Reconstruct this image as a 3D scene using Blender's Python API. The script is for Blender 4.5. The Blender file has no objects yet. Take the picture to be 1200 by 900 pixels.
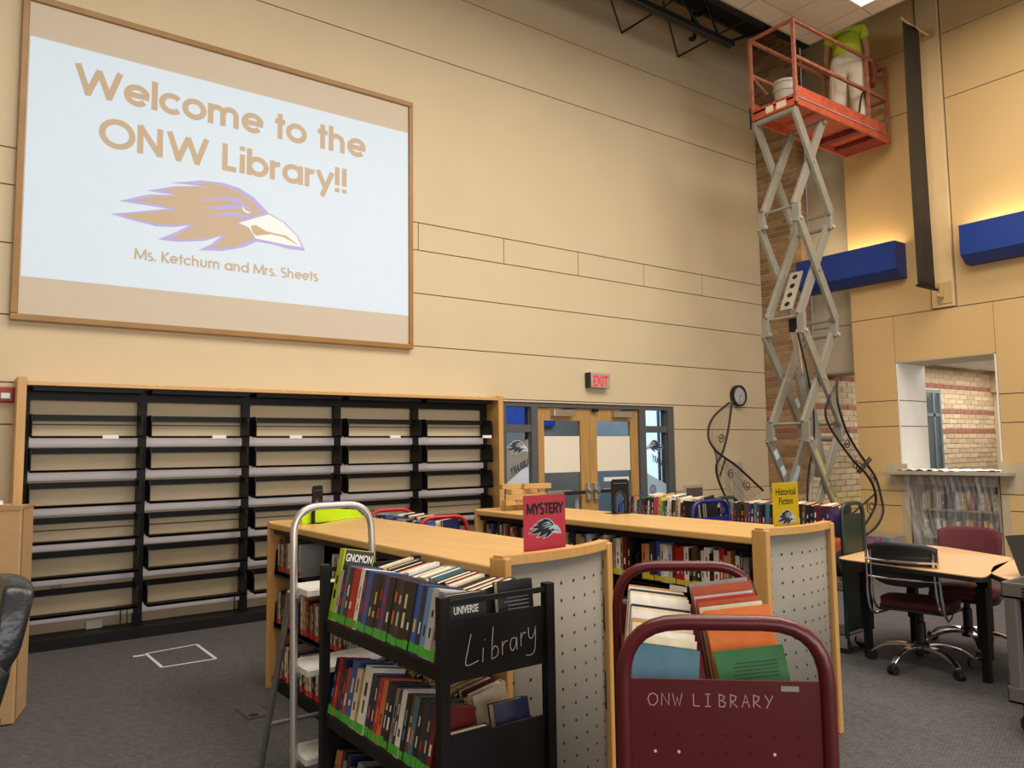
import bpy, bmesh, math, random
from mathutils import Vector, Matrix
random.seed(7)
S = bpy.context.scene
COL = S.collection
PI = math.pi

# ------------------------------------------------------------------ camera
cam_d = bpy.data.cameras.new('camera'); cam = bpy.data.objects.new('camera', cam_d); COL.objects.link(cam)
YAW, PITCH, ROLL, FPX = 0.6325191, 0.0852278, -0.0133382, 909.986
cam_d.sensor_fit = 'HORIZONTAL'; cam_d.sensor_width = 36.0; cam_d.lens = FPX/1200*36.0
cam_d.clip_start = 0.05; cam_d.clip_end = 200
fw = Vector((math.sin(YAW)*math.cos(PITCH), math.cos(YAW)*math.cos(PITCH), math.sin(PITCH)))
rt = Vector((math.cos(YAW), -math.sin(YAW), 0)); upv = rt.cross(fw)
r2 = rt*math.cos(ROLL)+upv*math.sin(ROLL); u2 = -rt*math.sin(ROLL)+upv*math.cos(ROLL)
cm = Matrix((r2, u2, -fw)).transposed().to_4x4(); cm.translation = Vector((0, 0, 1.52))
cam.matrix_world = cm
S.camera = cam

# ------------------------------------------------------------------ world, lights, exposure
w = bpy.data.worlds.new('world'); S.world = w; w.use_nodes = True
w.node_tree.nodes['Background'].inputs[0].default_value = (0.9, 0.93, 1.0, 1)
w.node_tree.nodes['Background'].inputs[1].default_value = 0.25
S.view_settings.view_transform = 'Standard'; S.view_settings.look = 'None'
S.view_settings.exposure = 0.12; S.view_settings.gamma = 1.0; S.view_settings.use_curve_mapping = False

def area(name, loc, size, power, col, rot=(0, 0, 0), spread=PI):
    d = bpy.data.lights.new(name, 'AREA'); d.shape = 'RECTANGLE'; d.size, d.size_y = size
    d.energy = power; d.color = col; d.spread = spread
    o = bpy.data.objects.new(name, d); o.location = loc; o.rotation_euler = rot; COL.objects.link(o); return o
WARM = (1.0, 0.905, 0.785)
area('ceiling_light_bank', (1.2, 1.8, 6.96), (2.5, 5.0), 250, WARM)
area('ceiling_light_bank', (5.2, 1.8, 6.96), (2.5, 5.0), 330, WARM)
area('ceiling_light_bank', (8.2, 1.2, 6.96), (1.5, 5.0), 180, WARM)
area('window_daylight', (1.5, -6.1, 2.4), (9.0, 2.6), 400, (0.97, 0.97, 1.0), (PI/2, 0, 0))
area('uplight_tube', (10.32, 5.93, 4.20), (0.10, 1.40), 6.5, (1.0, 0.74, 0.40), (PI, 0, 0))
area('uplight_tube', (10.32, 3.62, 4.20), (0.10, 1.40), 6.5, (1.0, 0.74, 0.40), (PI, 0, 0))
area('corridor_light', (14.6, 5.7, 2.90), (4.5, 0.8), 115, (1.0, 0.98, 0.95))
area('corridor_light', (12.0, 5.3, 2.9), (1.0, 0.7), 26, (1.0, 0.95, 0.86))
area('lobby_light', (9.4, 9.2, 3.1), (5.0, 1.6), 95, (0.93, 0.97, 1.0))

# ------------------------------------------------------------------ materials
MATS = {}
def mat(name, col, rough=0.5, metal=0.0, var=0.06, scale=8.0, bump=0.0, bscale=60.0, spec=0.5, emit=None, estr=1.0, stretch=None):
    if name in MATS: return MATS[name]
    m = bpy.data.materials.new(name); m.use_nodes = True; nt = m.node_tree; N = nt.nodes; L = nt.links
    b = N['Principled BSDF']
    b.inputs['Roughness'].default_value = rough; b.inputs['Metallic'].default_value = metal
    b.inputs['Specular IOR Level'].default_value = spec
    tc = N.new('ShaderNodeTexCoord'); src = tc.outputs['Object']
    if stretch:
        mp = N.new('ShaderNodeMapping'); mp.inputs['Scale'].default_value = stretch; L.new(src, mp.inputs['Vector']); src = mp.outputs['Vector']
    nz = N.new('ShaderNodeTexNoise'); nz.inputs['Scale'].default_value = scale; nz.inputs['Detail'].default_value = 4
    L.new(src, nz.inputs['Vector'])
    rp = N.new('ShaderNodeValToRGB')
    c0 = tuple(max(0, c*(1-var)) for c in col); c1 = tuple(min(1, c*(1+var)) for c in col)
    rp.color_ramp.elements[0].position = 0.3; rp.color_ramp.elements[1].position = 0.7
    rp.color_ramp.elements[0].color = (*c0, 1); rp.color_ramp.elements[1].color = (*c1, 1)
    L.new(nz.outputs['Fac'], rp.inputs['Fac']); L.new(rp.outputs['Color'], b.inputs['Base Color'])
    if bump:
        n2 = N.new('ShaderNodeTexNoise'); n2.inputs['Scale'].default_value = bscale; L.new(src, n2.inputs['Vector'])
        bp = N.new('ShaderNodeBump'); bp.inputs['Strength'].default_value = bump; bp.inputs['Distance'].default_value = 0.01
        L.new(n2.outputs['Fac'], bp.inputs['Height']); L.new(bp.outputs['Normal'], b.inputs['Normal'])
    if emit:
        b.inputs['Emission Color'].default_value = (*emit, 1); b.inputs['Emission Strength'].default_value = estr
    MATS[name] = m; return m

def srgb(r, g, b):
    f = lambda c: (c/255/12.92) if c/255 <= 0.04045 else ((c/255+0.055)/1.055)**2.4
    return (f(r), f(g), f(b))

def carpet():
    m = bpy.data.materials.new('carpet'); m.use_nodes = True; nt = m.node_tree; N = nt.nodes; L = nt.links; b = N['Principled BSDF']
    b.inputs['Roughness'].default_value = 0.95; b.inputs['Specular IOR Level'].default_value = 0.1
    tc = N.new('ShaderNodeTexCoord'); mp = N.new('ShaderNodeMapping'); mp.inputs['Rotation'].default_value = (0, 0, 0.5)
    L.new(tc.outputs['Object'], mp.inputs['Vector'])
    br = N.new('ShaderNodeTexBrick'); br.inputs['Scale'].default_value = 20; br.inputs['Mortar Size'].default_value = 0.035
    br.inputs['Color1'].default_value = (*srgb(104, 102, 103), 1); br.inputs['Color2'].default_value = (*srgb(86, 84, 86), 1); br.inputs['Mortar'].default_value = (*srgb(56, 55, 57), 1)
    br.inputs['Mortar Smooth'].default_value = 0.6
    L.new(mp.outputs['Vector'], br.inputs['Vector'])
    nz = N.new('ShaderNodeTexNoise'); nz.inputs['Scale'].default_value = 240; L.new(tc.outputs['Object'], nz.inputs['Vector'])
    mx = N.new('ShaderNodeMixRGB'); mx.blend_type = 'OVERLAY'; mx.inputs['Fac'].default_value = 0.5
    L.new(br.outputs['Color'], mx.inputs['Color1']); L.new(nz.outputs['Fac'], mx.inputs['Color2']); L.new(mx.outputs['Color'], b.inputs['Base Color'])
    bp = N.new('ShaderNodeBump'); bp.inputs['Strength'].default_value = 0.4; bp.inputs['Distance'].default_value = 0.004
    L.new(nz.outputs['Fac'], bp.inputs['Height']); L.new(bp.outputs['Normal'], b.inputs['Normal'])
    return m

def glass(name, tint=(0.9, 0.95, 0.97), rough=0.02, alpha=0.85):
    m = bpy.data.materials.new(name); m.use_nodes = True; nt = m.node_tree; N = nt.nodes; L = nt.links
    out = N['Material Output']; N.remove(N['Principled BSDF'])
    t = N.new('ShaderNodeBsdfTransparent'); t.inputs[0].default_value = (*tint, 1)
    g = N.new('ShaderNodeBsdfGlossy'); g.inputs['Roughness'].default_value = rough
    fr = N.new('ShaderNodeLayerWeight'); fr.inputs['Blend'].default_value = 0.12
    mx = N.new('ShaderNodeMixShader'); L.new(fr.outputs['Fresnel'], mx.inputs[0]); L.new(t.outputs[0], mx.inputs[1]); L.new(g.outputs[0], mx.inputs[2])
    L.new(mx.outputs[0], out.inputs['Surface']); return m

def plastic_film():
    m = bpy.data.materials.new('plastic_film'); m.use_nodes = True; nt = m.node_tree; N = nt.nodes; L = nt.links
    out = N['Material Output']; N.remove(N['Principled BSDF'])
    t = N.new('ShaderNodeBsdfTransparent'); d = N.new('ShaderNodeBsdfDiffuse'); d.inputs[0].default_value = (0.75, 0.74, 0.72, 1)
    g = N.new('ShaderNodeBsdfGlossy'); g.inputs['Roughness'].default_value = 0.25
    tl = N.new('ShaderNodeBsdfTranslucent'); tl.inputs[0].default_value = (0.8, 0.8, 0.8, 1)
    m1 = N.new('ShaderNodeMixShader'); m1.inputs[0].default_value = 0.12; L.new(d.outputs[0], m1.inputs[1]); L.new(g.outputs[0], m1.inputs[2])
    m3 = N.new('ShaderNodeMixShader'); m3.inputs[0].default_value = 0.4; L.new(m1.outputs[0], m3.inputs[1]); L.new(tl.outputs[0], m3.inputs[2])
    tc = N.new('ShaderNodeTexCoord'); mp = N.new('ShaderNodeMapping'); mp.inputs['Scale'].default_value = (3, 9, 1.2)
    nz = N.new('ShaderNodeTexNoise'); nz.inputs['Scale'].default_value = 2.5; nz.inputs['Detail'].default_value = 3
    L.new(tc.outputs['Object'], mp.inputs['Vector']); L.new(mp.outputs['Vector'], nz.inputs['Vector'])
    rp = N.new('ShaderNodeValToRGB'); rp.color_ramp.elements[0].position = 0.4; rp.color_ramp.elements[1].position = 0.75
    rp.color_ramp.elements[0].color = (0.20, 0.20, 0.20, 1); rp.color_ramp.elements[1].color = (0.52, 0.52, 0.52, 1)
    L.new(nz.outputs['Fac'], rp.inputs['Fac'])
    mx = N.new('ShaderNodeMixShader'); L.new(rp.outputs['Color'], mx.inputs[0]); L.new(t.outputs[0], mx.inputs[1]); L.new(m3.outputs[0], mx.inputs[2])
    L.new(mx.outputs[0], out.inputs['Surface']); return m

CREAM = mat('cream_wall_paint', srgb(213, 197, 164), 0.75, var=0.02, scale=1.5, bump=0.04, bscale=180)
TAN = mat('tan_wall_paint', srgb(205, 172, 118), 0.75, var=0.025, scale=1.5, bump=0.04, bscale=180)
PRIMER = mat('grey_primer', srgb(186, 170, 142), 0.85, var=0.05)
GROOVE = mat('wall_joint', srgb(120, 105, 84), 0.9)
GROOVE2 = mat('grey_joint', srgb(110, 104, 98), 0.9)
GREYW = mat('grey_wall_paint', srgb(178, 166, 146), 0.8, var=0.03)
WHITEP = mat('white_paint', srgb(232, 230, 226), 0.7, var=0.02)
DARK = mat('dark_deck', (0.008, 0.008, 0.009), 0.8)
STEELBLK = mat('black_steel', (0.012, 0.012, 0.014), 0.55, metal=0.2)
BLK = mat('black_metal', (0.008, 0.0075, 0.008), 0.5, var=0.2, spec=0.25)
BLKP = mat('black_plastic', (0.014, 0.014, 0.015), 0.45)
TILE = mat('ceiling_tile', srgb(206, 196, 180), 0.95, var=0.05, scale=60, bump=0.2, bscale=300)
WOOD = mat('maple_wood', srgb(208, 166, 104), 0.36, var=0.07, scale=3, stretch=(6, 0.7, 6))
WOODV = mat('maple_edge', srgb(202, 156, 92), 0.4, var=0.08, scale=3, stretch=(8, 8, 0.7))
OAK = mat('oak_door', srgb(182, 142, 86), 0.4, var=0.13, scale=4, stretch=(9, 9, 0.6))
FRAMEWOOD = mat('oak_frame', srgb(156, 118, 66), 0.4, var=0.1, scale=5)
GREYPANEL = mat('grey_perforated_steel', srgb(140, 136, 126), 0.5, var=0.02)
HOLE = mat('hole_black', (0.004, 0.004, 0.004), 0.9)
GREYSTRIP = mat('grey_steel_strip', srgb(196, 190, 194), 0.5, var=0.03)
MAROON = mat('maroon_enamel', srgb(82, 14, 22), 0.35, var=0.05)
RED = mat('red_enamel', srgb(176, 26, 34), 0.35, var=0.05)
BLUEE = mat('blue_enamel', srgb(22, 30, 110), 0.35, var=0.05)
GREENE = mat('green_enamel', srgb(10, 40, 37), 0.35, var=0.05)
BLUEBOX = mat('blue_paint', srgb(6, 52, 134), 0.5, var=0.03)
ALU = mat('brushed_aluminium', srgb(196, 194, 190), 0.38, metal=0.75, var=0.05)
ALUT = mat('ribbed_aluminium', srgb(228, 226, 222), 0.5, metal=0.1, var=0.04)
CHROME = mat('chrome', (0.75, 0.75, 0.76), 0.15, metal=1.0, var=0.02)
STEEL = mat('painted_grey_steel', srgb(146, 143, 132), 0.45, metal=0.2, var=0.07)
ORANGE = mat('worn_orange_paint', srgb(186, 84, 58), 0.5, var=0.22, scale=14)
ORANGED = mat('worn_rail_paint', srgb(160, 96, 72), 0.55, var=0.3, scale=20)
FRAMEG = mat('grey_door_frame', srgb(86, 90, 92), 0.45, var=0.04)
SILVER = mat('satin_steel', srgb(190, 188, 182), 0.3, metal=0.8)
PAPER = mat('cream_paper', srgb(236, 228, 208), 0.85, var=0.02)
WHITE = mat('white_plastic', srgb(235, 234, 230), 0.5, var=0.02)
CARD = mat('cardboard', srgb(180, 146, 104), 0.8, var=0.06, scale=4, stretch=(1, 1, 6))
CARDE = mat('cardboard_edge', srgb(130, 95, 58), 0.85)
LEATHER = mat('black_leather', (0.016, 0.017, 0.02), 0.32, var=0.15, bump=0.5, bscale=22)
LIME = mat('lime_plastic', srgb(182, 214, 16), 0.4, var=0.05)
LAMIN = mat('beige_laminate', srgb(200, 162, 116), 0.55, var=0.04, scale=3, stretch=(1, 6, 1))
BURG = mat('burgundy_fabric', srgb(84, 28, 37), 0.85, var=0.15, scale=120)
GPLAST = mat('grey_cart_plastic', srgb(96, 92, 90), 0.5, var=0.05, bump=0.1, bscale=150)
PAGES = mat('book_pages', srgb(226, 214, 186), 0.8, var=0.08, scale=60)
GREENST = mat('green_sticker', srgb(66, 172, 48), 0.45, var=0.08)
YELLST = mat('yellow_sticker', srgb(216, 196, 44), 0.5, var=0.08)
REDST = mat('red_sticker', srgb(190, 30, 34), 0.5, var=0.08)
IRON = mat('wrought_iron', (0.014, 0.010, 0.010), 0.55)
WIREM = mat('dark_wire', (0.02, 0.018, 0.018), 0.6)
RUBBER = mat('black_rubber', (0.012, 0.012, 0.012), 0.7)
MASK = mat('tape_white', srgb(210, 208, 200), 0.7)
GLASS = glass('clear_glass')
FILM = plastic_film()
CARPET = carpet()
BRICKS = [mat('brick_tan', srgb(156, 126, 92), 0.9, var=0.12, scale=20, bump=0.2), mat('brick_brown', srgb(140, 110, 80), 0.9, var=0.12, scale=20, bump=0.2), mat('brick_buff', srgb(168, 138, 102), 0.9, var=0.12, scale=20, bump=0.2)]
CBR = [mat('pale_brick_tan', srgb(184, 160, 128), 0.9, var=0.09, scale=20), mat('pale_brick_buff', srgb(194, 170, 138), 0.9, var=0.09, scale=20), mat('pale_brick_brown', srgb(174, 150, 118), 0.9, var=0.09, scale=20)]
BRED = mat('brick_red', srgb(146, 92, 76), 0.9, var=0.12, scale=20)
BPALE = mat('brick_pale', srgb(206, 178, 124), 0.9, var=0.08, scale=20)
MORTAR = mat('mortar', srgb(192, 174, 146), 0.95)
VIS = mat('hi_vis_shirt', srgb(186, 204, 40), 0.8, var=0.06)
PANTS = mat('white_work_pants', srgb(214, 200, 178), 0.85, var=0.1, scale=9)
SKIN = mat('skin', srgb(190, 140, 112), 0.6)
HAIR = mat('brown_hair', (0.04, 0.025, 0.018), 0.7)
SHOE = mat('black_shoe', (0.02, 0.02, 0.02), 0.6)
BRN = mat('brown_leather', srgb(118, 58, 44), 0.6)
CHALK = mat('chalk_line', srgb(196, 186, 178), 0.9)
CHALKM = mat('chalk_dull', srgb(168, 138, 128), 0.9)

# ------------------------------------------------------------------ geometry helpers
class MB:
    def __init__(s): s.v = []; s.f = []; s.m = []
    def add(s, vs, fs, mi=0):
        n = len(s.v); s.v += [tuple(v) for v in vs]; s.f += [tuple(i+n for i in f) for f in fs]; s.m += [mi]*len(fs); return s
    def box(s, x0, x1, y0, y1, z0, z1, mi=0):
        vs = [(x, y, z) for z in (z0, z1) for y in (y0, y1) for x in (x0, x1)]
        return s.add(vs, [(0, 2, 3, 1), (4, 5, 7, 6), (0, 1, 5, 4), (2, 6, 7, 3), (0, 4, 6, 2), (1, 3, 7, 5)], mi)
    def obox(s, c, ax, ay, az, mi=0):          # centre + three half vectors
        c = Vector(c); ax = Vector(ax); ay = Vector(ay); az = Vector(az)
        vs = [c+i*ax+j*ay+k*az for k in (-1, 1) for j in (-1, 1) for i in (-1, 1)]
        return s.add(vs, [(0, 2, 3, 1), (4, 5, 7, 6), (0, 1, 5, 4), (2, 6, 7, 3), (0, 4, 6, 2), (1, 3, 7, 5)], mi)
    def bar(s, p0, p1, wd, th, up=(0, 1, 0), mi=0):   # rectangular bar p0->p1; th along `up`, wd across
        p0 = Vector(p0); p1 = Vector(p1); d = (p1-p0); L = d.length; d.normalize(); upv = Vector(up); a = d.cross(upv).normalized(); b = a.cross(d).normalized()
        return s.obox((p0+p1)/2, d*L/2, a*wd/2, b*th/2, mi)
    def tube(s, pts, r, n=8, closed=False, mi=0, caps=True, r1=None):
        pts = [Vector(p) for p in pts]; k = len(pts); rings = []
        t0 = None; nrm = None
        for i, p in enumerate(pts):
            if closed: t = (pts[(i+1) % k]-pts[i-1]).normalized()
            elif i == 0: t = (pts[1]-pts[0]).normalized()
            elif i == k-1: t = (pts[-1]-pts[-2]).normalized()
            else: t = ((pts[i+1]-p).normalized()+(p-pts[i-1]).normalized()).normalized()
            if nrm is None:
                nrm = t.orthogonal().normalized()
            else:
                nrm = (nrm-t*nrm.dot(t)); nrm = nrm.normalized() if nrm.length > 1e-6 else t.orthogonal().normalized()
            bn = t.cross(nrm); rr = r if r1 is None else r+(r1-r)*i/(k-1)
            rings.append([p+(nrm*math.cos(2*PI*j/n)+bn*math.sin(2*PI*j/n))*rr for j in range(n)])
        vs = [v for rg in rings for v in rg]; fs = []
        for i in range(k if closed else k-1):
            for j in range(n):
                a = i*n+j; b = i*n+(j+1) % n; c = ((i+1) % k)*n+(j+1) % n; d = ((i+1) % k)*n+j
                fs.append((a, b, c, d))
        if not closed and caps: fs += [tuple(range(n))[::-1], tuple((k-1)*n+j for j in range(n))]
        return s.add(vs, fs, mi)
    def lathe(s, prof, c=(0, 0, 0), n=20, axis='z', mi=0, caps=True):   # prof: [(r, h)]
        vs = []; fs = []; k = len(prof)
        for r, h in prof:
            for j in range(n):
                a = 2*PI*j/n; x, y = r*math.cos(a), r*math.sin(a)
                p = (x, y, h) if axis == 'z' else ((x, h, y) if axis == 'y' else (h, x, y))
                vs.append((p[0]+c[0], p[1]+c[1], p[2]+c[2]))
        for i in range(k-1):
            for j in range(n): fs.append((i*n+j, i*n+(j+1) % n, (i+1)*n+(j+1) % n, (i+1)*n+j))
        if caps and prof[0][0] > 1e-5: fs.append(tuple(range(n))[::-1])
        if caps and prof[-1][0] > 1e-5: fs.append(tuple((k-1)*n+j for j in range(n)))
        return s.add(vs, fs, mi)
    def prism(s, poly, fn, d, mi=0):           # poly 2D, fn(u,v,w)->3D, thickness d
        n = len(poly); vs = [fn(u, v, 0) for u, v in poly]+[fn(u, v, d) for u, v in poly]
        fs = [tuple(range(n))[::-1], tuple(range(n, 2*n))]+[(i, (i+1) % n, n+(i+1) % n, n+i) for i in range(n)]
        return s.add(vs, fs, mi)
    def grid(s, fn, nu, nv, mi=0):
        vs = [fn(i/nu, j/nv) for j in range(nv+1) for i in range(nu+1)]
        fs = [(j*(nu+1)+i, j*(nu+1)+i+1, (j+1)*(nu+1)+i+1, (j+1)*(nu+1)+i) for j in range(nv) for i in range(nu)]
        return s.add(vs, fs, mi)
    def mesh(s, name, mats, smooth=False, bevel=0, fixn=True):
        me = bpy.data.meshes.new(name); me.from_pydata(s.v, [], s.f)
        for m in (mats if isinstance(mats, (list, tuple)) else [mats]): me.materials.append(m)
        me.polygons.foreach_set('material_index', s.m)
        if fixn:
            bm = bmesh.new(); bm.from_mesh(me); bmesh.ops.recalc_face_normals(bm, faces=bm.faces); bm.to_mesh(me); bm.free()
        if smooth:
            me.polygons.foreach_set('use_smooth', [True]*len(me.polygons))
            try: me.set_sharp_from_angle(angle=math.radians(40))
            except Exception: pass
        me.update(); return me
    def build(s, name, mats, parent=None, smooth=False, bevel=0, loc=None, fixn=True):
        me = s.mesh(name, mats, smooth, fixn=fixn)
        return link(name, me, parent, bevel, loc)

def link(name, me, parent=None, bevel=0, loc=None):
    o = bpy.data.objects.new(name, me); COL.objects.link(o)
    if parent: o.parent = parent
    if loc is not None: o.location = loc
    if bevel:
        b = o.modifiers.new('bevel', 'BEVEL'); b.width = bevel; b.segments = 2; b.limit_method = 'ANGLE'; b.angle_limit = math.radians(40)
    return o
def tag(o, label, cat, group=None):
    o['label'] = label; o['category'] = cat
    if group: o['group'] = group
    return o
def thing(name, label, cat, loc=(0, 0, 0), rz=0, group=None):
    o = bpy.data.objects.new(name, None); COL.objects.link(o); o.empty_display_size = 0.1
    o.location = loc; o.rotation_euler = (0, 0, rz); return tag(o, label, cat, group)
def struct(o): o['kind'] = 'structure'; return o
def stuff(o): o['kind'] = 'stuff'; return o
def arc(c, r, a0, a1, n, fn):
    return [fn(c[0]+r*math.cos(a0+(a1-a0)*i/n), c[1]+r*math.sin(a0+(a1-a0)*i/n)) for i in range(n+1)]
def rounded_path(pts, r, n=6):              # polyline with rounded inner corners
    P = [Vector(p) for p in pts]; out = [P[0]]
    for i in range(1, len(P)-1):
        a = (P[i-1]-P[i]); b = (P[i+1]-P[i]); rr = min(r, a.length*0.49, b.length*0.49); a.normalize(); b.normalize()
        s0 = P[i]+a*rr; s1 = P[i]+b*rr
        for k in range(n+1):
            t = k/n; out.append(s0*(1-t)**2+P[i]*2*t*(1-t)+s1*t*t)
    out.append(P[-1]); return out
def smoothline(pts, sub=5):                 # Catmull-Rom
    P = [Vector(p) for p in pts]; out = []
    for i in range(len(P)-1):
        p0 = P[max(i-1, 0)]; p1 = P[i]; p2 = P[i+1]; p3 = P[min(i+2, len(P)-1)]
        for k in range(sub):
            t = k/sub; out.append(0.5*((2*p1)+(p2-p0)*t+(2*p0-5*p1+4*p2-p3)*t*t+(3*p1-p0-3*p2+p3)*t**3))
    out.append(P[-1]); return out
def text(name, body, size, m4, parent, M, offset=0.0, extrude=0.0006, align='LEFT', sx=1.0):
    c = bpy.data.curves.new('tmp_text', 'FONT'); c.body = body; c.size = size; c.offset = offset; c.extrude = extrude; c.align_x = align; c.resolution_u = 4
    o = bpy.data.objects.new('tmp_text', c); me = bpy.data.meshes.new_from_object(o); bpy.data.objects.remove(o); bpy.data.curves.remove(c)
    me.transform(m4 @ Matrix.Diagonal((sx, 1, 1, 1))); me.materials.clear(); me.materials.append(M); me.name = name
    return link(name, me, parent)
def frame(o, x, y):                          # matrix from origin and two axes
    x = Vector(x).normalized(); y = Vector(y).normalized(); z = x.cross(y)
    m = Matrix((x, y, z)).transposed().to_4x4(); m.translation = Vector(o); return m

def stroke(mb, pts, t, fn, closed=False, mi=0):   # flat ribbon of width t along 2D polyline, mapped by fn(u,v)->3D
    P = [Vector((p[0], p[1])) for p in pts]; k = len(P); Lf = []; Rt = []
    for i, p in enumerate(P):
        if closed: a = (p-P[i-1]).normalized(); b = (P[(i+1) % k]-p).normalized()
        else:
            a = (p-P[i-1]).normalized() if i > 0 else None; b = (P[i+1]-p).normalized() if i < k-1 else None
            if a is None: a = b
            if b is None: b = a
        na = Vector((-a.y, a.x)); nb = Vector((-b.y, b.x)); n = (na+nb)
        n = n.normalized() if n.length > 1e-4 else na
        l = t/2/max(0.55, n.dot(na)); Lf.append(p+n*l); Rt.append(p-n*l)
    vs = [fn(q.x, q.y) for q in Lf]+[fn(q.x, q.y) for q in Rt]
    fs = [(i, (i+1) % k, k+(i+1) % k, k+i) for i in range(k if closed else k-1)]
    mb.add(vs, fs, mi)
def circ(cx, cy, r, a0=0, a1=360, n=20):
    return [(cx+r*math.cos(math.radians(a0+(a1-a0)*i/n)), cy+r*math.sin(math.radians(a0+(a1-a0)*i/n))) for i in range(n+1)]
C0 = circ(.37, .37, .29)[:-1]
GL = {  # geometric capitals and lower case: (advance, strokes, closed flags)
 'W': (1.36, [[(.08, 1), (.39, .0)], [(.35, .0), (.67, .92)], [(.65, .92), (.97, .0)], [(.93, .0), (1.24, 1)]]),
 'e': (.76, [[(.08, .37), (.72, .37)], circ(.37, .37, .29, 8, 318)]),
 'l': (.26, [[(.12, 0), (.12, 1.02)]]),
 'c': (.70, [circ(.37, .37, .29, 42, 318)]),
 'o': (.78, [('c', C0)]),
 'm': (1.12, [[(.10, 0), (.10, .74)], [(.10, .38)]+circ(.30, .45, .20, 180, 0, 10)+[(.50, 0)], [(.50, .38)]+circ(.72, .45, .21, 180, 0, 10)+[(.93, 0)]]),
 't': (.42, [[(.20, 0), (.20, .98)], [(.02, .68), (.38, .68)]]),
 'h': (.74, [[(.10, 0), (.10, 1.02)], [(.10, .38)]+circ(.32, .43, .22, 180, 0, 10)+[(.54, 0)]]),
 'O': (1.08, [('c', circ(.52, .5, .43)[:-1])]),
 'N': (.88, [[(.10, 0), (.10, 1)], [(.08, .98), (.70, .02)], [(.68, 0), (.68, 1)]]),
 'L': (.58, [[(.12, 1), (.12, .08), (.50, .08)]]),
 'i': (.26, [[(.12, 0), (.12, .72)], [(.12, .86), (.12, 1.02)]]),
 'b': (.80, [[(.10, 0), (.10, 1.02)], ('c', circ(.39, .37, .29)[:-1])]),
 'r': (.46, [[(.10, 0), (.10, .74)], [(.10, .40)]+circ(.30, .42, .20, 180, 70, 8)]),
 'a': (.80, [('c', C0), [(.66, 0), (.66, .74)]]),
 'y': (.66, [[(.04, .74), (.33, .08)], [(.60, .74), (.20, -.28)]]),
 'M': (1.08, [[(.10, 0), (.14, 1)], [(.13, .98), (.54, .10)], [(.52, .10), (.93, .98)], [(.92, 1), (.96, 0)]]),
 's': (.52, [circ(.25, .545, .165, 50, 250, 9)+circ(.25, .205, .175, 80, -145, 11)]),
 'S': (.66, [circ(.31, .73, .225, 45, 255, 10)+circ(.31, .265, .24, 82, -140, 12)]),
 '.': (.26, [[(.12, 0), (.12, .17)]]),
 'K': (.72, [[(.10, 0), (.10, 1)], [(.62, 1), (.14, .48)], [(.14, .52), (.66, 0)]]),
 'u': (.72, [[(.10, .74), (.10, .3)]+circ(.32, .30, .22, 180, 360, 10)+[(.54, .74)]]),
 'n': (.72, [[(.10, 0), (.10, .74)], [(.10, .38)]+circ(.32, .43, .22, 180, 0, 10)+[(.54, 0)]]),
 'd': (.80, [('c', C0), [(.66, 0), (.66, 1.02)]]),
 'Y': (.78, [[(.05, 1), (.38, .46)], [(.71, 1), (.38, .46), (.38, 0)]]),
 'T': (.68, [[(.02, .91), (.64, .91)], [(.33, 0), (.33, .95)]]),
 'E': (.62, [[(.10, 0), (.10, 1)], [(.10, .91), (.55, .91)], [(.10, .5), (.50, .5)], [(.10, .09), (.55, .09)]]),
 'R': (.72, [[(.10, 0), (.10, 1)], [(.10, .91), (.38, .91)]+circ(.40, .69, .22, 90, -90, 8)+[(.10, .47)], [(.36, .47), (.64, 0)]]),
 '!': (.28, [[(.13, .28), (.13, 1.02)], [(.13, 0), (.13, .16)]]),
 ' ': (.36, []),
}
def geo_text(parent, M, s, x0, x1, base, cap, fn, t=.195, pname='letter', track=0.0):
    wtot = sum(GL[ch][0] for ch in s); k = cap; kx = (x1-x0)/wtot; x = x0
    for ch in s:
        adv, st = GL[ch]; mb = MB()
        for k_, q in enumerate(st):
            cl = isinstance(q, tuple); pts = q[1] if cl else q
            # keep the stroke even when the glyph is squeezed
            stroke(mb, [(x+px_*kx, base+py_*k) for px_, py_ in pts], t*k, lambda u, v: (lambda q3: (q3[0], q3[1]-.0004*k_, q3[2]))(fn(u, v)), cl)
        if mb.v: mb.build(pname, M, parent, fixn=False)
        x += adv*kx

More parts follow.
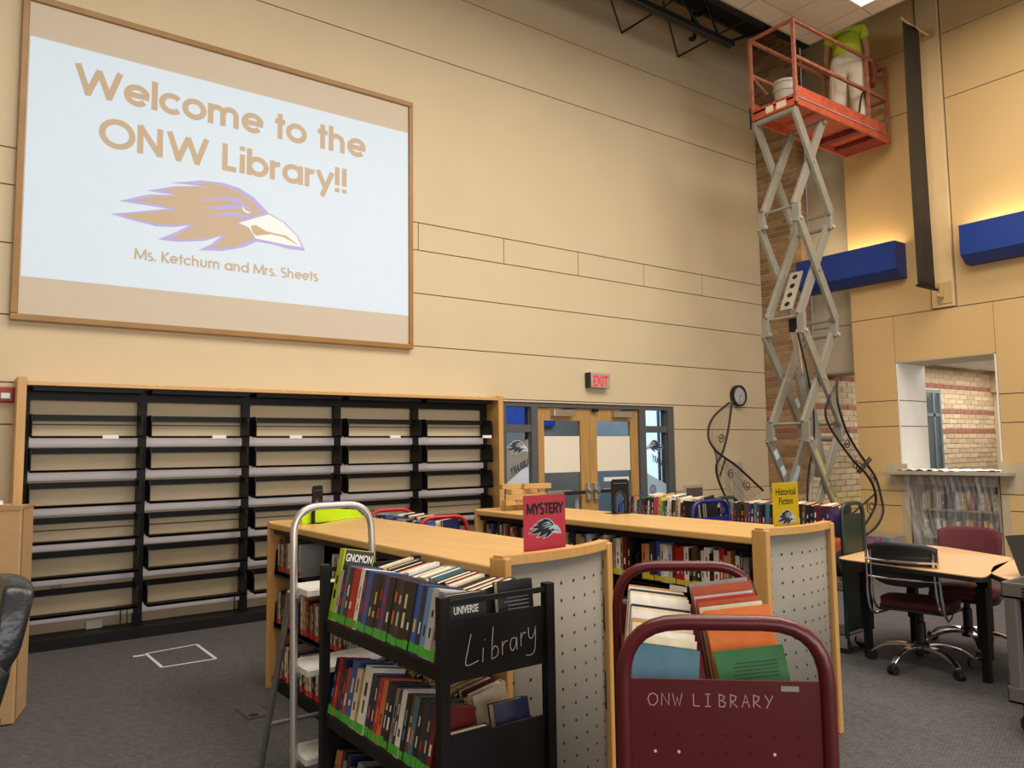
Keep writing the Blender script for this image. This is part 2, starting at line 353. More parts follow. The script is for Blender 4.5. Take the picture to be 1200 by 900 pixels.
RAVEN = dict(
 out=[(-0.055, -0.164), (0.075, -0.129), (0.236, -0.084), (0.118, -0.083), (-0.014, -0.084), (0.139, -0.017), (0.286, 0.004), (0.125, 0.001), (0.273, 0.056), (0.43, 0.087), (0.25, 0.071), (0.413, 0.117), (0.535, 0.129), (0.636, 0.116), (0.726, 0.074), (0.819, -0.008), (0.928, -0.053), (1.011, -0.129), (1.054, -0.211), (0.957, -0.216), (0.849, -0.201), (0.75, -0.198), (0.667, -0.247), (0.542, -0.287), (0.41, -0.3), (0.481, -0.255), (0.541, -0.194), (0.444, -0.239), (0.304, -0.267), (0.189, -0.27), (0.279, -0.216), (0.359, -0.159), (0.279, -0.184), (0.176, -0.196), (0.055, -0.181)],
 inn=[(-0.011, -0.157), (0.098, -0.135), (0.29, -0.078), (0.173, -0.069), (0.063, -0.068), (0.173, -0.023), (0.297, 0.004), (0.205, 0.016), (0.319, 0.061), (0.462, 0.085), (0.366, 0.089), (0.486, 0.113), (0.611, 0.101), (0.701, 0.056), (0.787, -0.016), (0.69, -0.062), (0.614, -0.111), (0.704, -0.116), (0.73, -0.172), (0.717, -0.194), (0.617, -0.248), (0.542, -0.272), (0.469, -0.28), (0.523, -0.242), (0.566, -0.178), (0.492, -0.211), (0.349, -0.246), (0.257, -0.251), (0.314, -0.211), (0.383, -0.152), (0.278, -0.171), (0.176, -0.183), (0.076, -0.173)],
 beak=[(0.82, -0.017), (0.914, -0.055), (0.997, -0.124), (1.032, -0.191), (0.929, -0.192), (0.822, -0.184), (0.743, -0.181), (0.697, -0.117), (0.639, -0.101), (0.741, -0.053)],
 eye=[(0.651, 0.009), (0.676, -0.015), (0.709, -0.027), (0.689, -0.033), (0.664, -0.021)],
 mouth=[(0.71, -0.106), (0.742, -0.097), (0.808, -0.126), (0.929, -0.134), (1.023, -0.189), (0.915, -0.146), (0.834, -0.139), (0.743, -0.163), (0.719, -0.141)],
 fe1=[(0.398, -0.009), (0.537, 0.045), (0.637, 0.051), (0.728, -0.019), (0.702, -0.018), (0.638, 0.018), (0.537, 0.026), (0.44, -0.003)],
 fe2=[(0.387, -0.051), (0.513, -0.021), (0.613, 0.013), (0.663, -0.004), (0.538, -0.036)],
 fe3=[(0.447, -0.097), (0.539, -0.056), (0.638, -0.035), (0.741, -0.053), (0.601, -0.068), (0.539, -0.074)])
def raven(name, parent, fn, mats, step=0.0004):
    """bird-head emblem as layered flat print; fn(u,v,d)->3D; mats: outline, body, beak, line"""
    mb = MB()
    for lay, (key, mi) in enumerate((('out', 0), ('inn', 1), ('fe1', 0), ('fe2', 0), ('fe3', 0), ('beak', 2), ('mouth', 3), ('eye', 2))):
        d = step*((1, 2, 3, 3, 3, 3, 4, 4)[lay])
        P = RAVEN[key]; n = len(P); mb.add([fn(u, v, d) for u, v in P], [tuple(range(n))], mi)
    me = mb.mesh(name, mats, fixn=False)
    bm = bmesh.new(); bm.from_mesh(me); bmesh.ops.triangulate(bm, faces=bm.faces, ngon_method='EAR_CLIP'); bm.to_mesh(me); bm.free()
    return link(name, me, parent)
ORD = ['zeroth', 'first', 'second', 'third', 'fourth', 'fifth', 'sixth', 'seventh', 'eighth', 'ninth', 'tenth', 'eleventh', 'twelfth', 'thirteenth', 'fourteenth', 'fifteenth', 'sixteenth', 'seventeenth', 'eighteenth', 'nineteenth', 'twentieth']
TENS = {2: 'twenty', 3: 'thirty', 4: 'forty', 5: 'fifty', 6: 'sixty', 7: 'seventy', 8: 'eighty', 9: 'ninety'}
def ordinal(n):
    if n <= 20: return ORD[n]
    if n % 10 == 0: return TENS[n//10][:-1]+'ieth'
    return TENS[n//10]+'-'+ORD[n % 10]

# ================================================================== SETTING
def panels(name, parent, rects, fn, M):
    """wall panels: rects (u0,u1,v0,v1); fn(u0,u1,v0,v1)->box args"""
    for r in rects:
        g = 0.006
        MB().box(*fn(r[0]+g, r[1]-g, r[2]+g, r[3]-g)).build(name, M, parent)

fl = struct(MB().box(-5.2, 18, -6.2, 12, -0.1, 0).build('floor', CARPET))

# wall with the projection screen and the doors: y = 7.5
ROWS = [0, .706, .91, 1.785, 2.128, 2.685, 3.28, 3.77, 4.085, 6.07, 6.92, 8.2]
DX0, DX1, DZ = 5.36, 8.33, 2.105
wb = MB(); wb.box(-5.2, DX0-.006, 7.512, 7.72, 0, 8.3).box(DX1+.006, 10.46, 7.512, 7.72, 0, 8.3).box(DX0-.006, DX1+.006, 7.512, 7.72, DZ+.006, 8.3)
wall_back = struct(wb.build('wall_back', GROOVE))
rects = []
for z0, z1 in zip(ROWS[:-1], ROWS[1:]):
    xs = [-5.2, 10.462]
    if z0 == 3.77: xs = [-5.2, -1.7, -.5, .68, 1.86, 3.04, 4.22, 5.4, 6.59, 7.8, 9.03, 10.462]
    for a, b in zip(xs[:-1], xs[1:]):
        if z1 <= DZ+.05 or z0 < DZ:
            if z1 <= 2.1: rects += [(a, DX0+.006, z0, z1), (DX1-.006, b, z0, z1)]
            else: rects += [(a, DX0+.006, z0, z1), (DX1-.006, b, z0, z1), (DX0-.006, DX1+.006, DZ-.006, z1)]
        else: rects.append((a, b, z0, z1))
panels('wall_panel', wall_back, rects, lambda a, b, c, d: (a, b, 7.5, 7.515, c, d), CREAM)

# right wall: x = 10.45, opening y 4.15..5.40, z 1.17..2.645, book recess below it
OY0, OY1, OZ0, OZ1 = 4.15, 5.40, 1.18, 2.645
RY0, RY1 = 4.20, 5.31
wr = MB(); X0, X1 = 10.462, 11.2
wr.box(X0, X1, OY1, 6.0, 0, 8.3).box(X0, X1, -6.2, OY0, 0, 8.3).box(X0, X1, OY0, OY1, OZ1, 8.3)
wr.box(X0, X1, RY1, OY1, 0, 1.13).box(X0, X1, OY0, RY0, 0, 1.13).box(11.0, X1, RY0, RY1, 0, 1.13)
wall_right = struct(wr.build('wall_right', GROOVE2))
rects = []
RR = [0, .706, .905, 1.777, 2.128, 3.284, 6.05, 6.93, 8.2]
for z0, z1 in zip(RR[:-1], RR[1:]):
    if z1 < 1.0: segs = [(-6.2, RY0), (RY1, 6.006)]; cut = None
    elif z0 < 1.0: segs = None
    elif z1 < 2.2: segs = [(-6.2, OY0), (OY1, 6.006)]
    elif z0 < 2.2: segs = None
    else: segs = [(-6.2, 4.565), (4.875, 6.006)] if z0 > 3.0 else [(-6.2, 6.006)]
    if segs is None and z0 < 1.0:
        rects += [(-6.2, RY0, z0, 1.14), (RY1, 6.006, z0, 1.14), (-6.2, OY0, 1.128, z1), (OY1, 6.006, 1.128, z1)]
    elif segs is None:
        rects += [(-6.2, OY0, z0, z1), (OY1, 6.006, z0, z1), (OY0-.006, OY1+.006, OZ1-.006, z1)]
    else: rects += [(a, b, z0, z1) for a, b in segs]
panels('wall_panel', wall_right, rects, lambda a, b, c, d: (10.45, 10.465, a, b, c, d), TAN)
# grey returns of the panels at the end of the wall and white jambs of the opening
MB().box(10.45, 11.2, OY1-.02, OY1, OZ0, OZ1).box(10.45, 11.2, OY0, OY0+.02, OZ0, OZ1).build('jamb_lining', WHITEP, wall_right)
MB().box(10.45, 11.2, OY0, OY1, OZ1-.014, OZ1-.001).build('lintel_lining', GREYW, wall_right)
for z in (1.777, 2.128): MB().box(10.46, 11.2, OY1-.0215, OY1-.019, z-.006, z+.006).build('jamb_joint', GROOVE2, wall_right)
# pilaster strip and unpainted patches round the ledge
MB().box(10.42, 10.47, 4.58, 4.86, 3.30, 8.2).build('pilaster', mat('pale_tan_paint', srgb(212, 184, 136), .75, var=.03), wall_right, bevel=.004)
for a, b, c, d in ((5.32, 5.62, .92, 1.27), (3.90, 4.18, .92, 1.30), (5.32, 5.42, .3, .90), (4.10, 4.19, .3, .90)):
    MB().box(10.4485, 10.452, a, b, c, d).build('primer_patch', PRIMER, wall_right)

# grey bulkhead set back beside the right wall
bk = MB().box(10.662, 10.9, 6.0, 6.745, 2.60, 8.3)
wall_bulk = struct(bk.build('wall_bulkhead', GROOVE2))
panels('wall_panel', wall_bulk, [(5.99, 6.748, a, b) for a, b in ((2.60, 3.284), (3.284, 6.05), (6.05, 8.2))], lambda a, b, c, d: (10.65, 10.665, a, b, c, d), GREYW)
MB().box(10.65, 11.2, 6.0, 6.745, 2.588, 2.60).build('soffit', GREYW, wall_bulk)

# brick pier and brick corridor wall, bricks laid one by one
def brick_mesh(L, horiz, mats_):
    mb = MB(); e = .004
    return None
BM = {}
def brick(parent, face, u, z, L, M, dep=.012):
    """face 'x': front at x=10.45 running along y (u=y0); face 'y': front at y=6.75 running along x"""
    key = (face, round(L, 3), M.name)
    if key not in BM:
        mb = MB(); h = .08; c = .004
        f0 = [(0, 0), (L, 0), (L, h), (0, h)]; f1 = [(c, c), (L-c, c), (L-c, h-c), (c, h-c)]
        if face == 'x': P = [(dep, a, b) for a, b in f0]+[(0, a, b) for a, b in f1]
        else: P = [(a, dep, b) for a, b in f0]+[(a, 0, b) for a, b in f1]
        mb.add(P, [(4, 5, 6, 7)]+[(i, (i+1) % 4, 4+(i+1) % 4, 4+i) for i in range(4)])
        BM[key] = mb.mesh('brick', M)
    o = bpy.data.objects.new('brick', BM[key]); COL.objects.link(o); o.parent = parent
    o.location = (10.45+random.uniform(-.001, .002), u, z) if face == 'x' else (u, 6.75+random.uniform(-.001, .002), z)
    return o
def course_mat(k, rnd, pale=False):
    if k in (19, 23, 28): return BRED
    if k <= 8: return BPALE
    return (CBR if pale else BRICKS)[rnd]
CH = .0905
pier = struct(MB().box(10.462, 10.66, 6.762, 7.72, 0, 8.3).build('wall_pier', MORTAR))
for k in range(5, 91):
    y = 7.497; first = True; shift = (k % 2)*.15
    while y > 6.76:
        L = min(.295-(shift if first else 0), y-6.752); first = False
        if L > .03: brick(pier, 'x', y-L, k*CH+.005, round(L, 3), course_mat(k, random.randrange(3)))
        y -= L+.01
rb = MB()
for k in range(28, 91):
    x0, x1 = 10.452, 10.648
    rb.box(x0, x1, 6.75, 6.763, k*CH+.005, k*CH+.085)
stuff(rb.build('return_bricks', BRICKS[0], pier))
corr = struct(MB().box(10.661, 18, 6.762, 6.95, 0, 3.05).build('wall_corridor', MORTAR))
rest = MB()
for k in range(0, 33):
    x = 10.452; first = True
    while x < 17.9:
        L = .295-(.15 if (first and k % 2) else 0); first = False
        M = course_mat(k, random.randrange(3), True); z = k*CH+.005
        vis = (x < 11.95 and 6 <= k <= 28) or (14.58 <= x < 16.75 and k >= 12)
        inwin = 13.78 < x+L and x < 14.56 and z < 2.5
        if inwin or (k >= 28 and x < 10.66): pass
        elif vis: brick(corr, 'y', x, z, round(L, 3), M)
        else: rest.box(x, x+L, 6.75, 6.763, z, z+.08, 0 if M in CBR else (1 if M is BRED else 2))
        x += L+.01
stuff(rest.build('far_bricks', [CBR[0], BRED, BPALE], corr))
# corridor window, ceiling, end pier and beam
wn = struct(MB().box(13.86, 14.56, 6.735, 6.80, 2.44, 2.50).box(13.86, 13.92, 6.735, 6.80, 0, 2.44).box(14.50, 14.56, 6.735, 6.80, 0, 2.44).box(13.92, 14.50, 6.74, 6.79, 2.02, 2.08).box(14.27, 14.33, 6.74, 6.79, 0, 2.44).build('window_1', mat('blue_grey_frame', srgb(92, 104, 108), .5)))
MB().box(13.92, 14.50, 6.758, 6.766, 0, 2.44).build('pane', mat('dark_pane', srgb(72, 80, 84), .15), wn)
struct(MB().box(10.9, 18, 3.0, 6.75, 2.95, 3.05).build('ceiling.001', mat('white_ceiling', srgb(236, 238, 240), .9)))
struct(MB().box(16.66, 17.0, 3.0, 6.75, 2.53, 2.95).box(16.75, 17.0, 6.2, 6.75, 0, 2.95).build('trim_1', mat('buff_trim', srgb(196, 172, 136), .8)))
struct(MB().box(17.9, 18, 3.0, 6.75, 0, 3).build('wall_corridor_end', CREAM))
struct(MB().box(11.2, 18, 2.9, 3.0, 0, 3).build('wall_corridor_side', CREAM))
struct(MB().box(-5.3, -5.2, -6.2, 7.72, 0, 8.3).build('wall_left', CREAM))
struct(MB().box(-5.2, 11.2, -6.3, -6.2, 0, 8.3).build('wall_front', CREAM))
struct(MB().box(10.425, 10.45, 5.315, 6.0, 0, .10).box(10.425, 10.45, -6.2, 4.195, 0, .10).build('baseboard_right', mat('grey_base', srgb(120, 116, 110), .6)))
struct(MB().box(8.34, 10.45, 7.48, 7.5, 0, .10).build('baseboard_back', mat('grey_base', (0, 0, 0))))

# roof deck and suspended ceiling with its tiles
struct(MB().box(-5.3, 11.3, -6.3, 7.8, 8.25, 8.4).build('ceiling.002', DARK))
CX1, CY1, CZ = 9.385, 5.80, 7.0
ceil = struct(MB().box(-5.2, CX1-.01, -6.2, CY1-.01, CZ+.02, CZ+.05).box(CX1-.014, CX1, -6.2, CY1, CZ-.002, CZ+.06).box(-5.2, CX1, CY1-.014, CY1, CZ-.002, CZ+.06).build('ceiling', mat('ceiling_grid', srgb(176, 166, 150), .6)))
XS = [CX1-.014, 9.09, 8.48, 7.87, 7.26, 6.65, 6.04, 5.43]; YS = [CY1-.014, 5.505, 4.895, 4.285, 3.675, 3.065]
for i in range(len(XS)-1):
    for j in range(len(YS)-1):
        if (i, j) == (1, 2): continue
        MB().box(XS[i+1]+.008, XS[i]-.008, YS[j+1]+.008, YS[j]-.008, CZ, CZ+.018).build('ceiling_tile', TILE, ceil)
MB().box(-5.15, XS[-1]-.01, -6.1, CY1-.03, CZ, CZ+.015).box(XS[-1]-.01, CX1-.03, -6.1, YS[-1]-.01, CZ, CZ+.015).build('tile_field', TILE, ceil)
cl = thing('ceiling_light', 'lit square white panel light set in ceiling tiles above the lift', 'ceiling light', (8.785, 4.59, CZ))
MB().box(-.30, .30, -.30, -.275, -.006, .012).box(-.30, .30, .275, .30, -.006, .012).box(-.30, -.275, -.275, .275, -.006, .012).box(.275, .30, -.275, .275, -.006, .012).build('light_frame', WHITE, cl)
MB().box(-.275, .275, -.275, .275, 0, .01).build('diffuser', mat('lit_diffuser', (1, 1, 1), .5, emit=(1, .95, .86), estr=3.5), cl)

# roof joist and bracing
jo = thing('roof_joist', 'black open web steel roof joist under the dark deck near ceiling', 'joist', (0, 6.5, 7.08))
m = MB(); m.box(2.0, 8.62, -.055, -.005, -.035, .035).box(2.0, 8.62, .005, .055, -.035, .035); m.build('bottom_chord', STEELBLK, jo)
MB().box(2.0, 10.45, -.06, .06, .52, .60).build('top_chord', STEELBLK, jo)
xs = [3.0+i*.72 for i in range(9)]
for i in range(8):
    a = (xs[i], 0, 0 if i % 2 else .54); b = (xs[i+1], 0, .54 if i % 2 else 0)
    if xs[i+1] < 8.6: MB().tube([a, b], .018, 6).build('web_bar', STEELBLK, jo)
MB().tube([(8.50, 0, 0), (9.5, 0, .52)], .022, 6).build('web_bar', STEELBLK, jo)
MB().tube([(8.36, 0, 0), (8.06, 0, .54)], .018, 6).build('web_bar', STEELBLK, jo)
for k, (x, zx, ztop, lab) in enumerate(((7.485, 7.14, 7.75, 'thin black bracing rod with an angled strut, left of the two on wall'), (8.649, 8.36, 7.77, 'thin black bracing rod with an angled strut, nearer the brick pier'))):
    b = thing('bracing_rod', lab, 'bracing', (x, 7.46, 7.35))
    MB().tube([(0, .03, 0), (0, -1.2, 0)], .016, 6).build('rod', STEELBLK, b)
    MB().tube([(0, .03, 0), (zx-x, .03, ztop-7.35+.35)], .014, 6).build('strut', mat('brown_strut', srgb(92, 76, 58), .6), b)
tag(MB().tube(smoothline([(9.05, 7.25, 8.10), (8.85, 7.25, 7.95), (8.74, 7.25, 7.93), (8.733, 7.25, 7.80), (8.756, 7.25, 7.63), (8.721, 7.25, 7.54), (8.647, 7.25, 7.52)], 5), .03, 8).build('hooked_pipe', STEELBLK), 'black pipe bent into a hook hanging below the dark roof', 'pipe')

# entry doors: frame, two leaves, sidelights
YF = 7.58
df = struct(MB().box(5.36, 5.42, YF-.06, YF+.08, 0, 2.105).box(8.22, 8.33, YF-.06, YF+.08, 0, 2.105).box(5.42, 8.22, YF-.06, YF+.08, 2.05, 2.105)
  .box(5.80, 5.90, YF-.06, YF+.08, 0, 2.05).box(7.66, 7.78, YF-.06, YF+.08, 0, 2.05).box(5.42, 5.80, YF-.05, YF+.06, 1.74, 1.83).box(7.78, 8.22, YF-.05, YF+.06, 1.74, 1.83)
  .box(5.42, 5.80, YF-.05, YF+.06, 0, .30).box(7.78, 8.22, YF-.05, YF+.06, 0, .30).build('trim_2', FRAMEG))
for n, (a, b, c, d) in enumerate(((5.42, 5.80, 1.83, 2.05), (5.42, 5.80, .30, 1.74), (7.78, 8.22, 1.83, 2.05), (7.78, 8.22, .30, 1.74))):
    wdw = struct(MB().box(a, b, YF-.004, YF+.004, c, d).build('window_%d' % (n+2), GLASS))
    for q in ((a, a+.012, c, d), (b-.012, b, c, d)): MB().box(q[0], q[1], YF-.02, YF+.02, q[2], q[3]).build('glazing_bead', FRAMEG, wdw)
BLUEDEC = mat('blue_decal', srgb(40, 62, 120), .5); GREYDEC = mat('frosted_decal', srgb(120, 124, 126), .6); PALEDEC = mat('pale_decal', srgb(196, 208, 220), .6); DARKDEC = mat('dark_decal', srgb(52, 58, 78), .6)
def decal(parent, x0, x1, flip, tri, dx):
    yd = YF-.006
    if tri == 'l':
        mb = MB(); P = [(x0, 1.13), (x1, 1.36), (x1, 1.735), (x0+.19, 1.735)] if False else [(x0, 1.13), (x1, 1.37), (x1, 1.66), (x0+.0, 1.50)]
        mb.add([(u, yd, v) for u, v in P], [(0, 1, 2, 3)]); mb.build('frosted_band', mat('frosted_grey', srgb(136, 136, 130), .6), parent, fixn=False)
        P = [(x0, .9), (x1, .9), (x1, 1.36), (x0, 1.12)]; mb = MB(); mb.add([(u, yd, v) for u, v in P], [(0, 1, 2, 3)]); mb.build('pale_band', PALEDEC, parent, fixn=False)
    sgn = -1 if flip else 1
    raven('bird_emblem', parent, lambda u, v, d: (dx+sgn*(u-.5)*.32, yd-.001-d, 1.59+v*.40), [PALEDEC, DARKDEC, PALEDEC, DARKDEC])
    text('lettering', 'LIBRARY', .125, frame((x1-.01 if not flip else x1, yd-.002, 1.33 if not flip else 1.24), (-1, 0, -.42 if not flip else .42), (-.0, 0, 1)) , parent, DARKDEC, offset=.004, sx=.62)
W3 = bpy.data.objects['window_3']; W5 = bpy.data.objects['window_5']
decal(W3, 5.435, 5.79, False, 'l', 5.615)
decal(W5, 7.795, 8.21, True, 'r', 8.0)
mb = MB(); mb.add([(7.795, YF-.006, .30), (8.21, YF-.006, .30), (8.21, YF-.006, 1.02), (7.795, YF-.006, 1.20)], [(0, 1, 2, 3)]); mb.build('pale_band', mat('pale_blue_band', srgb(176, 200, 226), .6), W5, fixn=False)
mb = MB(); stroke(mb, circ(7.94, .96, .055)[:-1], .016, lambda u, v: (u, YF-.008, v), True); stroke(mb, circ(7.94, .96, .025)[:-1], .014, lambda u, v: (u, YF-.008, v), True); mb.build('round_crest', DARKDEC, W5, fixn=False)
def leaf(n, x0, x1, g0, g1, hs):
    d = struct(MB().box(x0, g0, YF-.025, YF+.025, .01, 2.045).box(g1, x1, YF-.025, YF+.025, .01, 2.045).box(g0, g1, YF-.025, YF+.025, 1.885, 2.045).box(g0, g1, YF-.025, YF+.025, .01, .28).build('door_%d' % n, OAK))
    MB().box(g0, g1, YF-.005, YF+.005, .28, 1.885).build('pane', GLASS, d)
    MB().box(g0+.0, g1-.01, YF-.012, YF-.008, 1.235, 1.69).build('paper_sheet', PAPER, d)
    MB().box(x0+.08+(.05 if n == 1 else .1), x1-.35+(0 if n == 1 else .1), YF-.075, YF-.028, .955, 1.01).build('push_rail', SILVER, d, bevel=.004)
    xa, xb = ((6.28, 6.62) if n == 1 else (6.9, 7.2)); MB().box(xa, xb, YF-.10, YF-.075, .955, 1.0).build('push_bar', BLKP, d, bevel=.006)
    hx = x1-.06 if n == 1 else x0+.06
    h = MB().lathe([(.0, -.11), (.03, -.108), (.045, -.09), (.05, -.03)], (hx, YF, 1.0), 16, 'y').build('latch_case', SILVER, d, smooth=True); h.scale = (1, 1, 1)
    MB().box(hx-.035, hx+.035, YF-.085, YF-.025, .87, 1.09).build('latch_plate', SILVER, d, bevel=.012)
    cx = (x0+x1)/2-.05 if n == 1 else (x0+x1)/2+.11
    c = MB().box(cx-.16, cx+.16, YF-.10, YF-.025, 1.935, 2.02).build('door_closer', SILVER, d, bevel=.006)
    MB().bar((cx, YF-.06, 2.03), (cx+.24, YF-.10, 2.048), .02, .012, (0, 0, 1)).build('closer_arm', BLK, c)
    return d
d1 = leaf(1, 5.905, 6.775, 6.02, 6.62, 1); d2 = leaf(2, 6.78, 7.655, 6.90, 7.52, -1)
MB().box(7.02, 7.47, YF-.018, YF-.006, 1.10, 1.15).build('white_label', WHITE, d2)
MB().box(6.80, 6.90, YF-.075, YF-.05, 2.005, 2.04).build('latch_keeper', BLK, d2)
for x in (6.17, 6.52): MB().box(x, x+.06, YF-.012, YF-.007, .76, .90).build('notice', mat('notice_grey', srgb(150, 154, 160), .6), d1)
# lobby seen through the glass
LG = mat('lobby_grey', srgb(142, 144, 146), .8)
struct(MB().box(4.6, 13.4, 11.0, 11.1, 0, 3.3).build('wall_lobby', LG))
struct(MB().box(4.5, 4.6, 7.72, 11.1, 0, 3.3).build('wall_lobby_left', LG))
struct(MB().box(13.4, 13.5, 7.72, 11.1, 0, 3.3).build('wall_lobby_right', LG))
struct(MB().box(4.5, 13.5, 7.72, 11.1, 3.2, 3.3).build('ceiling.003', mat('lobby_ceiling', srgb(200, 200, 196), .9)))
t3 = struct(MB().box(7.6, 8.95, 10.90, 11.0, 1.95, 2.7).build('trim_3', mat('lobby_blue', srgb(22, 74, 186), .5)))
for k in range(8): MB().box(7.62+k*.165, 7.63+k*.165, 10.895, 10.90, 1.95, 2.7).build('blue_joint', mat('lobby_blue_joint', srgb(60, 110, 210), .5), t3)
lw = struct(MB().box(11.05, 12.7, 10.93, 10.99, .2, 2.9).build('window_6', mat('daylit_pane', (.8, .88, 1), .3, emit=(.62, .80, 1.0), estr=.9)))
for x in (11.03, 11.62, 12.65): MB().box(x, x+.06, 10.90, 10.94, .2, 2.9).build('mullion', FRAMEG, lw)
lc = tag(MB().box(7.95, 9.0, 10.0, 10.85, 0, 1.62).build('lobby_cabinet', mat('dark_grey_cabinet', srgb(138, 134, 126), .6), bevel=.01), 'dark grey cabinet in the lobby seen through the left door', 'cabinet')
lp = tag(MB().box(9.06, 10.06, 10.0, 10.1, 0, 2.9).build('lobby_partition', mat('slate_blue', srgb(128, 146, 160), .6)), 'slate blue partition panel in the lobby behind the right door', 'partition')


def W(mb, th):                               # world coordinates -> local to an unrotated thing
    l = th.location; mb.v = [(v[0]-l.x, v[1]-l.y, v[2]-l.z) for v in mb.v]; return mb
def wl(th, *p):
    return (p[0]-th.location.x, p[1]-th.location.y, p[2]-th.location.z)

# ================================================================== PROJECTION SCREEN
ps = thing('projection_screen', 'large wall-mounted projection screen in a wooden frame showing a welcome message', 'projection screen', (2.27, 7.47, 2.64))
SX0, SX1, SZ0, SZ1, SY = .455, 4.07, 2.69, 5.375, 7.455
W(MB().box(SX0, SX1, SY, 7.495, SZ0, SZ1), ps).build('screen_surface', mat('screen_white', srgb(208, 197, 180), .8, var=.01), ps)
for a, b, c, d in ((.40, 4.12, 2.635, 2.69), (.40, 4.12, 5.375, 5.43), (.40, .455, 2.69, 5.375), (4.07, 4.12, 2.69, 5.375)):
    W(MB().box(a, b, 7.43, 7.50, c, d), ps).build('frame_rail', FRAMEWOOD, ps, bevel=.008)
pr = W(MB().box(SX0+.01, SX1-.005, SY-.0015, SY-.0005, 3.005, 5.07), ps).build('projected_image', mat('projected_light', srgb(190, 198, 200), .8, var=.01, emit=srgb(196, 226, 255), estr=.36), ps)
TXT = mat('projected_text', srgb(202, 184, 160), .8, var=.01)
LAV = mat('projected_lavender', srgb(172, 166, 214), .8, var=.01, emit=srgb(180, 176, 240), estr=.2)
LITW = mat('projected_white', srgb(205, 210, 206), .8, var=.01, emit=srgb(236, 242, 240), estr=.34)
fn = lambda u, v: wl(ps, u, SY-.004, v)
geo_text(pr, TXT, 'Welcome to the', .80, 3.56, 4.665, .265, fn)
geo_text(pr, TXT, 'ONW Library!!', 1.0, 3.35, 4.235, .262, fn)
geo_text(pr, TXT, 'Ms. Ketchum and Mrs. Sheets', 1.31, 3.03, 3.262, .098, fn, .17)
raven('bird_emblem', pr, lambda u, v, d: wl(ps, 1.2+1.6*u, SY-.004-d, 3.9+1.6*v), [LAV, TXT, LITW, TXT])

# exit sign, clock, alarm, plates
ex = thing('exit_sign', 'grey exit sign with red letters above the entry doors', 'exit sign', (6.84, 7.45, 2.31))
W(MB().box(6.68, 7.02, 7.40, 7.50, 2.31, 2.505), ex).build('housing', mat('exit_grey', srgb(176, 168, 164), .5), ex, bevel=.008)
W(MB().box(6.665, 6.68, 7.40, 7.50, 2.31, 2.505), ex).build('side_cap', BLKP, ex)
text('lettering', 'EXIT', .19, frame(wl(ex, 6.715, 7.396, 2.335), (1, 0, 0), (0, 0, 1)), ex, mat('exit_red', srgb(230, 60, 60), .5, emit=(1, .06, .06), estr=.22), offset=.004, sx=.68)
ck = thing('wall_clock', 'round black-rimmed wall clock with white face', 'clock', (9.73, 7.46, 2.30))
MB().lathe([(.135, -.03), (.158, -.035), (.163, 0.0), (.158, .038)], (0, 0, 0), 32, 'y', caps=False).build('rim', BLKP, ck, smooth=True)
MB().lathe([(0, -.012), (.15, -.012), (.15, .02)], (0, 0, 0), 32, 'y').build('dial', mat('clock_face', srgb(196, 196, 200), .4), ck)
mb = MB()
for i in range(12):
    a = i*PI/6; mb.obox((.118*math.sin(a), -.014, .118*math.cos(a)), (.003, 0, 0), (0, .001, 0), (0, 0, .009))
mb.build('hour_marks', BLKP, ck)
MB().bar((0, -.016, 0), (.07, -.016, .015), .007, .003).build('hour_hand', BLKP, ck); MB().bar((0, -.018, 0), (.005, -.018, -.11), .005, .003).build('minute_hand', BLKP, ck)
fa = thing('fire_alarm', 'red fire alarm strobe on the wall left of the tall black shelving', 'fire alarm', (.415, 7.48, 1.96))
W(MB().box(.33, .455, 7.44, 7.5, 1.96, 2.085), fa).build('body', mat('alarm_red', srgb(160, 20, 26), .4), fa, bevel=.01)
W(MB().box(.36, .43, 7.415, 7.44, 1.985, 2.035), fa).build('strobe_lens', mat('strobe', srgb(220, 224, 220), .15), fa, bevel=.008)
pq = thing('wall_plaque', 'brown framed plaque low on the wall right of the doors', 'plaque', (8.66, 7.49, .78))
W(MB().box(8.47, 8.86, 7.47, 7.50, .76, 1.0), pq).build('frame', mat('plaque_frame', srgb(190, 176, 156), .5), pq, bevel=.004)
W(MB().box(8.50, 8.84, 7.465, 7.475, .78, .955), pq).build('plate', mat('plaque_brown', srgb(96, 80, 80), .4), pq)
cb = thing('wall_cabinet', 'narrow pale metal cabinet on the wall under the clock', 'cabinet', (9.55, 7.45, .62))
W(MB().box(9.40, 9.70, 7.40, 7.50, .62, 1.33), cb).build('body', mat('pale_cabinet', srgb(196, 186, 168), .5), cb, bevel=.005)
W(MB().box(9.44, 9.66, 7.39, 7.40, .66, 1.29), cb).build('door', mat('pale_cabinet_door', srgb(178, 170, 156), .4), cb)
W(MB().box(9.63, 9.65, 7.375, 7.39, .93, 1.02), cb).build('latch', SILVER, cb)

